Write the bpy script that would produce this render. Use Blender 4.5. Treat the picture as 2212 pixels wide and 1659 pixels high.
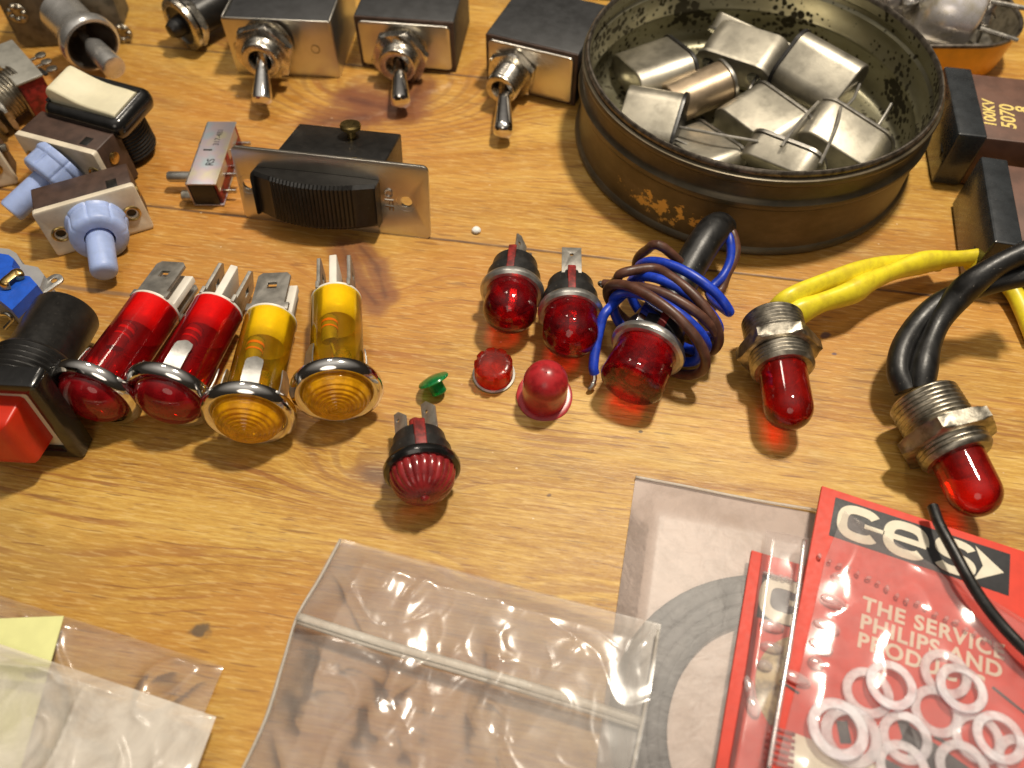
import bpy, bmesh, math, random
from mathutils import Vector, Matrix
R = math.radians
for o in list(bpy.data.objects): bpy.data.objects.remove(o)
SC = bpy.context.scene
COL = SC.collection
SC.unit_settings.system = 'METRIC'; SC.unit_settings.scale_length = 0.01      # 1 unit = 1 cm
random.seed(4)

# ------------------------------------------------------------------ camera
PITCH = 55.5; FPX = 1700.0; HC = 12.5
CAMPOS = Vector((0, -HC/math.tan(R(PITCH)), HC))
cam_d = bpy.data.cameras.new('camera'); cam = bpy.data.objects.new('camera', cam_d); COL.objects.link(cam)
cam.location = CAMPOS; cam.rotation_euler = (R(90-PITCH), 0, 0)
cam_d.sensor_fit = 'HORIZONTAL'; cam_d.sensor_width = 36; cam_d.lens = 36*FPX/2212
cam_d.clip_start = .1; cam_d.clip_end = 500
cam_d.dof.use_dof = True; cam_d.dof.focus_distance = 14.9; cam_d.dof.aperture_fstop = .17
SC.camera = cam
SC.render.resolution_x = 1024; SC.render.resolution_y = 768
# ------------------------------------------------------------------ world, ceiling lamp and added fills
SC.view_settings.view_transform = 'Standard'; SC.view_settings.look = 'None'
SC.view_settings.exposure = 0.2; SC.view_settings.gamma = 1
W = bpy.data.worlds.new('World'); SC.world = W; W.use_nodes = True
wt = W.node_tree; wn = wt.nodes; bg = wn['Background']
tc = wn.new('ShaderNodeTexCoord'); sx = wn.new('ShaderNodeSeparateXYZ'); wr = wn.new('ShaderNodeValToRGB')
wt.links.new(tc.outputs['Generated'], sx.inputs[0]); wt.links.new(sx.outputs['Z'], wr.inputs[0])
e = wr.color_ramp.elements
e[0].position = 0.0; e[0].color = (.05, .035, .022, 1)
e[1].position = 1.0; e[1].color = (1.9, 1.78, 1.6, 1)
n_ = e.new(.45); n_.color = (.085, .07, .055, 1)
n_ = e.new(.76); n_.color = (.62, .56, .49, 1)
n_ = e.new(.90); n_.color = (1.2, 1.1, .98, 1)
wt.links.new(wr.outputs[0], bg.inputs[0]); bg.inputs[1].default_value = .35
def area(name, loc, target, size, power, col, sy=None):
    d = bpy.data.lights.new(name, 'AREA'); d.energy = power; d.color = col
    d.shape = 'RECTANGLE' if sy else 'DISK'; d.size = size
    if sy: d.size_y = sy
    o = bpy.data.objects.new(name, d); COL.objects.link(o); o.location = loc
    o.rotation_euler = (Vector(target)-Vector(loc)).to_track_quat('-Z', 'Y').to_euler()
    return o
area('ceiling_lamp', (10.5, 11.5, 43), (2, 3, 0), 4.2, 19500, (1, .89, .73))
area('room_fill', (-6, -42, 34), (0, 2, 0), 26, 2900, (1, .88, .74))  # added soft fill from the viewer's side, stands in for room bounce
area('highlight_fill', (-12, 30, 46), (0, 2, 0), 7, 3000, (1, .88, .73))  # unseen softbox behind left, kept for highlights on the plastic film

# ------------------------------------------------------------------ pixel -> place helpers (the photograph seen 2212 px wide)
FW = Vector((0, math.cos(R(PITCH)), -math.sin(R(PITCH)))); UP = Vector((0, math.sin(R(PITCH)), math.cos(R(PITCH)))); RT = Vector((1, 0, 0))
def ray(u, v): return FW*FPX + RT*(u-1106) + UP*(829.5-v)
def P(u, v, z=0.0):
    d = ray(u, v); return CAMPOS + d*((z-HC)/d.z)
def S(u, v, z=0.0): return (P(u, v, z)-CAMPOS).dot(FW)/FPX
def crop(x0, y0, sc): return lambda x, y, z=0.0: P((x0+x/sc)/1.8228, (y0+y/sc)/1.8228, z)
ZUP = Vector((0, 0, 1))
def basis(o, x, y, z):
    m = Matrix.Identity(4)
    for i in range(3): m[i][0] = x[i]; m[i][1] = y[i]; m[i][2] = z[i]; m[i][3] = o[i]
    return m
def axis_frame(p0, p1, roll=0):
    z = (p1-p0).normalized(); x = ZUP.cross(z)
    x = x.normalized() if x.length > 1e-4 else Vector((1, 0, 0))
    return basis(p0, x, z.cross(x), z) @ Matrix.Rotation(R(roll), 4, 'Z')
def face_frame(BL, BR, TL, TR, lean, z0=0.0):
    B0 = P(*BL, z0); B1 = P(*BR, z0); x = (B1-B0); w = x.length; x.normalize()
    back = ZUP.cross(x); u = ZUP*math.cos(R(lean)) + back*math.sin(R(lean)); n = x.cross(u); h = []
    for T in (TL, TR):
        d = ray(*T); X = CAMPOS + d*((B0-CAMPOS).dot(n)/d.dot(n)); h.append((X-B0).dot(u))
    return basis(B0, x, u, n), w, sum(h)/2
def T3(x=0, y=0, z=0): return Matrix.Translation((x, y, z))
def RX(a): return Matrix.Rotation(R(a), 4, 'X')
def RY(a): return Matrix.Rotation(R(a), 4, 'Y')
def RZ(a): return Matrix.Rotation(R(a), 4, 'Z')

# ------------------------------------------------------------------ shape helpers
def ring(bm, pts): return [bm.verts.new(p) for p in pts]
def bridge(bm, a, b):
    n = len(a)
    for i in range(n):
        try: bm.faces.new((a[i], a[(i+1) % n], b[(i+1) % n], b[i]))
        except ValueError: pass
def lathe(bm, prof, seg=40, M=None, cap=True, rfn=None):
    M = M or Matrix.Identity(4); rings = []
    for (z, r) in prof:
        pts = []
        for i in range(seg):
            a = 2*math.pi*i/seg; rr = r*(rfn(a, z) if rfn else 1)
            pts.append(M @ Vector((rr*math.cos(a), rr*math.sin(a), z)))
        rings.append(ring(bm, pts))
    for a, b in zip(rings, rings[1:]): bridge(bm, a, b)
    if cap:
        bm.faces.new(list(reversed(rings[0]))); bm.faces.new(rings[-1])
    return bm
def rr_pts(w, d, r, k=6):
    r = max(min(r, w/2-1e-4, d/2-1e-4), 1e-4); pts = []
    for cx, cy, a0 in ((w/2-r, d/2-r, 0), (-w/2+r, d/2-r, 90), (-w/2+r, -d/2+r, 180), (w/2-r, -d/2+r, 270)):
        for i in range(k+1):
            a = R(a0+90*i/k); pts.append((cx+r*math.cos(a), cy+r*math.sin(a)))
    return pts
def rprism(bm, w, d, r, rings, M=None, k=6, cap=True):
    """stack of rounded rectangles: rings = [(z, inset)]"""
    M = M or Matrix.Identity(4); rs = []
    for z, ins in rings:
        rs.append(ring(bm, [M @ Vector((x, y, z)) for x, y in rr_pts(w-2*ins, d-2*ins, max(r-ins, .003), k)]))
    for a, b in zip(rs, rs[1:]): bridge(bm, a, b)
    if cap: bm.faces.new(list(reversed(rs[0]))); bm.faces.new(rs[-1])
    return bm
def box(bm, w, d, h, M=None, bev=.03, r=None):
    """box centred on x,y; z from 0 to h; softened edges"""
    bev = min(bev, h*.45)
    return rprism(bm, w, d, r if r else bev, [(0, bev), (bev*.3, bev*.3), (bev, 0), (h-bev, 0), (h-bev*.3, bev*.3), (h, bev)], M, 3 if not r else 7)
def prism(bm, pts, z0, z1, M=None):
    M = M or Matrix.Identity(4)
    a = ring(bm, [M @ Vector((x, y, z0)) for x, y in pts]); b = ring(bm, [M @ Vector((x, y, z1)) for x, y in pts])
    bridge(bm, a, b); bm.faces.new(list(reversed(a))); bm.faces.new(b)
    return bm
def smooth_path(pts, n=8):
    out = []; p = [pts[0]*2-pts[1]] + list(pts) + [pts[-1]*2-pts[-2]]
    for i in range(1, len(p)-2):
        for k in range(n):
            t = k/n; a, b, c, d = p[i-1], p[i], p[i+1], p[i+2]
            out.append(.5*((2*b)+(c-a)*t+(2*a-5*b+4*c-d)*t*t+(3*b-a-3*c+d)*t**3))
    out.append(pts[-1].copy()); return out
def tube(bm, pts, r, seg=14, smooth=True, n=8, cap=True, flat=1.0):
    P_ = smooth_path(pts, n) if smooth else list(pts); m = len(P_); rings = []
    up = Vector((0, 0, 1))
    t0 = (P_[1]-P_[0]).normalized()
    if abs(t0.dot(up)) > .95: up = Vector((1, 0, 0))
    x = t0.cross(up).normalized()
    for i in range(m):
        t = (P_[min(i+1, m-1)]-P_[max(i-1, 0)]).normalized()
        x = (x - t*x.dot(t)).normalized(); y = t.cross(x)
        rr = r(i/(m-1)) if callable(r) else r
        rings.append(ring(bm, [P_[i]+x*rr*math.cos(2*math.pi*k/seg)+y*rr*flat*math.sin(2*math.pi*k/seg) for k in range(seg)]))
    for a, b in zip(rings, rings[1:]): bridge(bm, a, b)
    if cap: bm.faces.new(list(reversed(rings[0]))); bm.faces.new(rings[-1])
    return bm
def curve_mesh(make, M=None):
    o = make(); COL.objects.link(o); bpy.context.view_layer.update()
    me = bpy.data.meshes.new_from_object(o.evaluated_get(bpy.context.evaluated_depsgraph_get()))
    bpy.data.objects.remove(o)
    bm = bmesh.new(); bm.from_mesh(me); bpy.data.meshes.remove(me)
    if M: bm.transform(M)
    return bm
def plate(outline, holes, t, bev=.01, M=None):
    """flat plate with real holes; back at z=0, front at z=t"""
    def make():
        c = bpy.data.curves.new('c', 'CURVE'); c.dimensions = '2D'; c.fill_mode = 'BOTH'; c.extrude = max(t/2-bev, .0005)
        c.bevel_depth = bev; c.bevel_resolution = 1
        for pts in [outline]+holes:
            s = c.splines.new('POLY'); s.points.add(len(pts)-1); s.use_cyclic_u = True
            for i, p in enumerate(pts): s.points[i].co = (p[0], p[1], 0, 1)
        return bpy.data.objects.new('c', c)
    return curve_mesh(make, (M or Matrix.Identity(4)) @ T3(0, 0, t/2))
def circ(x, y, r, n=24): return [(x+r*math.cos(2*math.pi*i/n), y+r*math.sin(2*math.pi*i/n)) for i in range(n)]
def text(s, size, M, off=0.0, ext=.002, spacing=1.0, sx_=1.0):
    def make():
        c = bpy.data.curves.new('t', 'FONT'); c.body = s; c.size = size; c.extrude = ext; c.offset = off; c.space_character = spacing
        return bpy.data.objects.new('t', c)
    return curve_mesh(make, M @ Matrix.Diagonal((sx_, 1, 1, 1)))
def ribbon(bm, pts, w, z0, z1, M):
    """flat stroke of width w (or (w0..)) along 2D pts"""
    n = len(pts); L = []; Rr = []
    for i in range(n):
        a = Vector(pts[max(i-1, 0)]); b = Vector(pts[min(i+1, n-1)]); t = (b-a).normalized(); q = Vector((-t.y, t.x))
        ww = w(i/(n-1)) if callable(w) else w
        L.append(Vector(pts[i])+q*ww/2); Rr.append(Vector(pts[i])-q*ww/2)
    for i in range(n-1):
        prism(bm, [L[i], Rr[i], Rr[i+1], L[i+1]], z0, z1, M)
def new(): return bmesh.new()

# ------------------------------------------------------------------ objects
def props(o, label, cat, group=None, kind=None):
    if label: o['label'] = label
    if cat: o['category'] = cat
    if group: o['group'] = group
    if kind: o['kind'] = kind
    return o
def thing(name, label, cat, M=None, group=None):
    o = bpy.data.objects.new(name, None); COL.objects.link(o); o.empty_display_size = .2
    o.matrix_world = M if M else Matrix.Identity(4)
    return props(o, label, cat, group)
def part(name, bm, m, parent=None, ang=38, label=None):
    me = bpy.data.meshes.new(name)
    bmesh.ops.remove_doubles(bm, verts=bm.verts, dist=1e-5)
    bmesh.ops.recalc_face_normals(bm, faces=bm.faces)
    bm.to_mesh(me); bm.free()
    me.polygons.foreach_set('use_smooth', [True]*len(me.polygons)); me.set_sharp_from_angle(angle=R(ang))
    me.materials.append(m)
    o = bpy.data.objects.new(name, me); COL.objects.link(o)
    if parent: o.parent = parent
    if label: o['label'] = label
    return o

# ------------------------------------------------------------------ materials
class E:                                    # small expression helper for shader math
    def __init__(s, nt, k): s.nt = nt; s.k = k
    def op(s, o, *a):
        n = s.nt.nodes.new('ShaderNodeMath'); n.operation = o
        for i, v in enumerate((s,)+a):
            if isinstance(v, E): s.nt.links.new(v.k, n.inputs[i])
            else: n.inputs[i].default_value = v
        return E(s.nt, n.outputs[0])
    def __add__(s, o): return s.op('ADD', o)
    def __sub__(s, o): return s.op('SUBTRACT', o)
    def __mul__(s, o): return s.op('MULTIPLY', o)
    def __truediv__(s, o): return s.op('DIVIDE', o)
def ex(nt, src='Object'):
    tc = nt.nodes.new('ShaderNodeTexCoord'); sp = nt.nodes.new('ShaderNodeSeparateXYZ'); nt.links.new(tc.outputs[src], sp.inputs[0])
    return [E(nt, sp.outputs[i]) for i in range(3)]
def comb(nt, x, y, z):
    c = nt.nodes.new('ShaderNodeCombineXYZ')
    for i, v in enumerate((x, y, z)):
        if isinstance(v, E): nt.links.new(v.k, c.inputs[i])
        else: c.inputs[i].default_value = v
    return c.outputs[0]
def noise(nt, vec, scale=1, detail=2, rough=.5, dist=0):
    n = nt.nodes.new('ShaderNodeTexNoise'); n.inputs['Scale'].default_value = scale; n.inputs['Detail'].default_value = detail
    n.inputs['Roughness'].default_value = rough; n.inputs['Distortion'].default_value = dist
    if vec is not None: nt.links.new(vec, n.inputs['Vector'])
    return E(nt, n.outputs[0])
def ramp(nt, v, stops, smooth=False):
    r = nt.nodes.new('ShaderNodeValToRGB'); nt.links.new(v.k, r.inputs[0]); el = r.color_ramp.elements
    if smooth: r.color_ramp.interpolation = 'EASE'
    el[0].position, el[0].color = stops[0][0], (*stops[0][1], 1); el[1].position, el[1].color = stops[-1][0], (*stops[-1][1], 1)
    for p, c in stops[1:-1]: q = el.new(p); q.color = (*c, 1)
    return r.outputs[0]
def sstep(nt, v, a, b):
    n = nt.nodes.new('ShaderNodeMapRange'); n.interpolation_type = 'SMOOTHSTEP'; nt.links.new(v.k, n.inputs[0])
    n.inputs[1].default_value = a; n.inputs[2].default_value = b
    return E(nt, n.outputs[0])
def mixc(nt, f, a, b):
    m = nt.nodes.new('ShaderNodeMix'); m.data_type = 'RGBA'
    for i, v in ((0, f), (6, a), (7, b)):
        if isinstance(v, E): nt.links.new(v.k, m.inputs[i])
        elif isinstance(v, (int, float)): m.inputs[i].default_value = v
        elif isinstance(v, tuple): m.inputs[i].default_value = (*v, 1)
        else: nt.links.new(v, m.inputs[i])
    return m.outputs[2]
def base(name):
    m = bpy.data.materials.new(name); m.use_nodes = True; nt = m.node_tree
    return m, nt, nt.nodes['Principled BSDF'], nt.nodes['Material Output']
def tcobj(nt): return nt.nodes.new('ShaderNodeTexCoord').outputs['Object']
def bumpn(nt, h, s, d=.02):
    b = nt.nodes.new('ShaderNodeBump'); b.inputs['Strength'].default_value = s; b.inputs['Distance'].default_value = d
    nt.links.new(h.k, b.inputs['Height']); return b.outputs[0]
def mat(name, col, rough=.5, metal=0.0, var=.12, vs=3.0, bump=0.0, bs=30.0, spec=.5, coat=0.0, col2=None, sss=0.0, dust=0.0, rvar=.12):
    m, nt, p, out = base(name); v = tcobj(nt)
    n = noise(nt, v, vs, 5, .6)
    c2 = col2 or tuple(c*(1-var*2.2) for c in col)
    c = mixc(nt, sstep(nt, n, .35, .68), col, c2)
    if dust:
        sp = sstep(nt, noise(nt, v, 22, 3, .6), .66, .74)*dust
        c = mixc(nt, sp, c, (.45, .41, .35))
    nt.links.new(c, p.inputs['Base Color'])
    r = noise(nt, v, vs*2.3, 4, .6)*rvar*2+(rough-rvar)
    nt.links.new(r.op('MAXIMUM', .03).k, p.inputs['Roughness'])
    p.inputs['Metallic'].default_value = metal; p.inputs['Specular IOR Level'].default_value = spec
    p.inputs['Coat Weight'].default_value = coat; p.inputs['Coat Roughness'].default_value = .12
    if sss:
        p.inputs['Subsurface Weight'].default_value = sss; p.inputs['Subsurface Radius'].default_value = (1, .9, .8); p.inputs['Subsurface Scale'].default_value = .06
    if bump: nt.links.new(bumpn(nt, noise(nt, v, bs, 4, .6), bump, .01), p.inputs['Normal'])
    return m
def clear(name, col, thin=.5, rough=.06, haze=.0, hcol=(.8, .8, .8), ior=1.48, bump=0.0, bs=8.0, wrinkle=0.0):
    """coloured clear plastic: part refracting, part straight-through so that light passes on to the table"""
    m, nt, p, out = base(name); v = tcobj(nt)
    p.inputs['Base Color'].default_value = (*col, 1); p.inputs['Transmission Weight'].default_value = 1
    p.inputs['Roughness'].default_value = rough; p.inputs['IOR'].default_value = ior
    tr = nt.nodes.new('ShaderNodeBsdfTransparent'); tr.inputs[0].default_value = (*col, 1)
    gl = nt.nodes.new('ShaderNodeBsdfGlossy'); gl.inputs['Roughness'].default_value = rough; gl.inputs[0].default_value = (1, 1, 1, 1)
    fr = nt.nodes.new('ShaderNodeFresnel'); fr.inputs[0].default_value = ior
    df = nt.nodes.new('ShaderNodeBsdfDiffuse'); df.inputs[0].default_value = (*hcol, 1)
    m0 = nt.nodes.new('ShaderNodeMixShader')
    hz = noise(nt, v, 5, 4, .6)
    nt.links.new((sstep(nt, hz, .3, .7)*haze*.7+haze*.65).k, m0.inputs[0]); nt.links.new(tr.outputs[0], m0.inputs[1]); nt.links.new(df.outputs[0], m0.inputs[2])
    m1 = nt.nodes.new('ShaderNodeMixShader'); nt.links.new(fr.outputs[0], m1.inputs[0]); nt.links.new(m0.outputs[0], m1.inputs[1]); nt.links.new(gl.outputs[0], m1.inputs[2])
    m2 = nt.nodes.new('ShaderNodeMixShader'); m2.inputs[0].default_value = thin
    nt.links.new(p.outputs[0], m2.inputs[1]); nt.links.new(m1.outputs[0], m2.inputs[2]); nt.links.new(m2.outputs[0], out.inputs[0])
    if bump:
        b = bumpn(nt, noise(nt, v, bs, 3, .55, .6), bump, .03)
        for q in (p, gl, fr, df): nt.links.new(b, q.inputs['Normal'])
    return m

MT = {}
MT['nickel'] = mat('nickel', (.70, .66, .58), .26, 1, .18, 4, .06, 20)
MT['plate_nickel'] = mat('plated_sheet', (.68, .65, .58), .33, 1, .06, 1.2, rvar=.05)
MT['dark_bore'] = mat('dark_bore', (.14, .125, .11), .45, .6, .2, 4)
MT['nickel_dull'] = mat('dull_nickel', (.50, .46, .38), .38, 1, .25, 5, .25, 25)
MT['chrome'] = mat('chrome', (.80, .78, .75), .10, 1, .06, 4, rvar=.05)
MT['steel'] = mat('steel', (.42, .40, .36), .42, 1, .2, 4, .15, 30)
MT['tag'] = mat('tinned_tag', (.42, .40, .36), .42, .75, .15, 4, .1, 40)
MT['bracket'] = mat('bracket_steel', (.17, .155, .12), .5, .4, .25, 3, .2, 20)
MT['can'] = mat('crystal_can', (.50, .465, .38), .42, .9, .2, 1.5, .18, 30)
MT['can_tan'] = mat('crystal_can_tan', (.50, .39, .27), .42, .9, .12, 2.5)
MT['tab'] = mat('spring_steel', (.62, .61, .58), .34, .9, .1, 6)
MT['brass'] = mat('brass', (.60, .43, .16), .3, 1, .2, 6)
MT['gold'] = mat('gilt', (.75, .52, .20), .25, 1, .1, 6)
MT['black'] = mat('black_plastic', (.014, .013, .012), .34, 0, .2, 5, .05, 40, dust=.12)
MT['black_matt'] = mat('black_bakelite', (.028, .029, .031), .5, 0, .2, 3, .1, 50, dust=.06)
MT['black_gloss'] = mat('glossy_black_plastic', (.010, .010, .010), .2, 0, .2, 5, coat=.4, dust=.05)
MT['charcoal'] = mat('scuffed_black', (.022, .021, .02), .4, 0, .3, 4, .2, 30, dust=.35)
MT['white'] = mat('white_plastic', (.78, .74, .66), .4, 0, .06, 3)
MT['cream'] = mat('cream_plastic', (.74, .69, .50), .42, 0, .05, 2, sss=.3)
MT['ivory'] = mat('ivory_bakelite', (.74, .66, .52), .42, 0, .1, 2, .1, 20, dust=.1)
MT['brown'] = mat('brown_bakelite', (.075, .043, .032), .5, 0, .2, 3, .25, 40, dust=.08)
MT['brown_block'] = mat('brown_phenolic', (.135, .066, .045), .5, 0, .15, 2, .2, 30, dust=.12)
MT['skyblue'] = mat('sky_blue_plastic', (.38, .49, .82), .42, 0, .08, 3, .12, 15, sss=.3, dust=.12)
MT['blue'] = mat('blue_plastic', (.012, .10, .60), .42, 0, .12, 4, dust=.15)
MT['grey'] = mat('grey_plastic', (.33, .33, .33), .5, 0, .06, 3, .05, 30)
MT['red'] = mat('red_plastic', (.62, .028, .008), .34, 0, .06, 3)
MT['redphen'] = mat('red_phenolic', (.30, .022, .018), .5, 0, .3, 8)
MT['yellow_sl'] = mat('yellow_sleeve', (.80, .68, .03), .36, 0, .12, 4, .35, 9, col2=(.62, .50, .03), dust=.09)
MT['satin_chrome'] = mat('satin_chrome', (.72, .71, .69), .24, .8, .1, 3)
MT['zinc'] = mat('dull_zinc', (.46, .45, .40), .42, .5, .1, 3)
MT['cap_black'] = mat('end_cap_black', (.030, .034, .038), .28, 0, .15, 3, .08, 30, coat=.3, dust=.1)
MT['black_sl'] = mat('black_sleeve', (.014, .014, .014), .40, 0, .3, 4, .45, 9, dust=.25)
MT['bluew'] = mat('blue_wire', (.012, .055, .55), .38, 0, .18, 5, .15, 12, dust=.12)
MT['brownw'] = mat('brown_wire', (.115, .048, .03), .42, 0, .2, 5, .15, 12, dust=.12)
MT['solder'] = mat('solder', (.6, .58, .55), .3, 1, .2, 20)
MT['printed'] = mat('black_print', (.03, .03, .035), .6)
MT['gold_ink'] = mat('gold_ink', (.80, .62, .20), .5, 0, .15, 20)
MT['lacquer'] = mat('orange_lacquer', (.88, .38, .01), .35, 0, .08, 2, coat=.2)
MT['tinrim'] = mat('tin_rim', (.23, .20, .165), .36, .8, .3, 6, .3, 20)
MT['card'] = mat('red_card', (.66, .045, .02), .55, 0, .05, 4, .15, 60)
MT['card_edge'] = mat('buff_card', (.52, .42, .28), .8)
MT['ink'] = mat('dark_ink', (.035, .035, .038), .55, 0, .1, 10)
MT['paper_w'] = mat('cream_print', (.74, .68, .54), .6, 0, .04, 6)
MT['note'] = mat('yellow_note', (.75, .76, .34), .75, 0, .04, 2, .1, 20)
MT['rubber'] = mat('grey_rubber', (.022, .028, .034), .6, 0, .3, 3, .4, 20)
MT['felt'] = mat('pale_disc', (.62, .50, .28), .8, 0, .3, 4)
MT['wax'] = mat('white_crumb', (.85, .85, .82), .6)
MT['nylon'] = clear('milky_nylon', (.98, .95, .98), 1.0, .25, .42, (1.0, .97, 1.0))
MT['redc'] = clear('clear_red', (.92, .02, .025),   .62, .05, .22, (.42, .006, .014), bump=.45, bs=4)
MT['redled'] = clear('led_red', (.92, .035, .012), .6, .06, .36, (.52, .012, .008))
MT['redfrost'] = clear('frosted_red', (.70, .03, .03), .9, .28, .90, (.46, .024, .030))
MT['redrib'] = clear('ribbed_red', (.80, .025, .025), .75, .16, .66, (.44, .035, .038))
MT['redtube'] = clear('red_tube', (.88, .05, .04), 1.0, .08, .12, (.55, .01, .015))
MT['redlens'] = clear('red_lens', (.8, .015, .02), .8, .05, .55, (.42, .010, .016))
MT['ambtube'] = clear('amber_tube', (1.0, .80, .08), 1.0, .08, .08, (.85, .5, .02))
MT['amblens'] = clear('amber_lens', (1.0, .70, .03), 1.0, .07, .50, (1.0, .50, .01))
MT['orangec'] = clear('orange_red_clear', (.80, .08, .02), .55, .22, .35, (.38, .03, .008), ior=1.3)
MT['green'] = clear('green_clear', (.02, .60, .16), .6, .2, .55, (.01, .34, .10))
MT['bulb'] = clear('neon_glass', (.85, .85, .85), .9, .05, .15, (.5, .5, .5))
MT['resist'] = mat('resistor_body', (.25, .22, .15), .5)
MT['stripe'] = mat('resistor_band', (.75, .16, .03), .5)

def film(name, haze=.15, hcol=(.8, .78, .76), rough=.1, tint=(.96, .95, .94), bump=.5, bs=3.0, gl_w=1.0, streak=.0):
    m, nt, p, out = base(name); nt.nodes.remove(p); v = tcobj(nt)
    tr = nt.nodes.new('ShaderNodeBsdfTransparent'); tr.inputs[0].default_value = (*tint, 1)
    df = nt.nodes.new('ShaderNodeBsdfDiffuse'); df.inputs[0].default_value = (*hcol, 1)
    gl = nt.nodes.new('ShaderNodeBsdfGlossy'); gl.inputs['Roughness'].default_value = rough
    fr = nt.nodes.new('ShaderNodeFresnel'); fr.inputs[0].default_value = 1.55
    hz = noise(nt, v, 1.2, 6, .65, .5)
    f = sstep(nt, hz, .3, .75)*haze*.6+haze*.7
    m0 = nt.nodes.new('ShaderNodeMixShader'); nt.links.new(f.k, m0.inputs[0]); nt.links.new(tr.outputs[0], m0.inputs[1]); nt.links.new(df.outputs[0], m0.inputs[2])
    m1 = nt.nodes.new('ShaderNodeMixShader'); nt.links.new((E(nt, fr.outputs[0])*gl_w).op('MINIMUM', 1).k, m1.inputs[0])
    nt.links.new(m0.outputs[0], m1.inputs[1]); nt.links.new(gl.outputs[0], m1.inputs[2]); nt.links.new(m1.outputs[0], out.inputs[0])
    b = bumpn(nt, noise(nt, v, bs, 3, .5, .8), bump, .05)
    for q in (gl, fr, df): nt.links.new(b, q.inputs['Normal'])
    return m
MT['film'] = film('clear_film', .14, (.88, .83, .77), bump=.20, bs=1.1, gl_w=1.9, rough=.20, tint=(.95, .93, .91))
MT['stud'] = film('stud_film', .30, (.95, .85, .85), .16, bump=.1, gl_w=2.5)
MT['film_frost'] = film('frosted_film', .62, (.78, .73, .65), .22, bump=.3, bs=.8, gl_w=1.2)
MT_BACK = film('opaque_grey_film', 1.0, (.56, .47, .42), .5, gl_w=.4)
MT['film_grey'] = film('grey_matt_film', .15, (.62, .56, .54), .40, (.95, .92, .9), .12, 5, .7)
MT['film_card'] = film('card_film', .11, (.90, .78, .78), .14, bump=.10, bs=.9, gl_w=1.8)
MT['seam'] = film('seam_film', .50, (.74, .70, .62), .42, bump=.4, bs=6, gl_w=.8)

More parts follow.
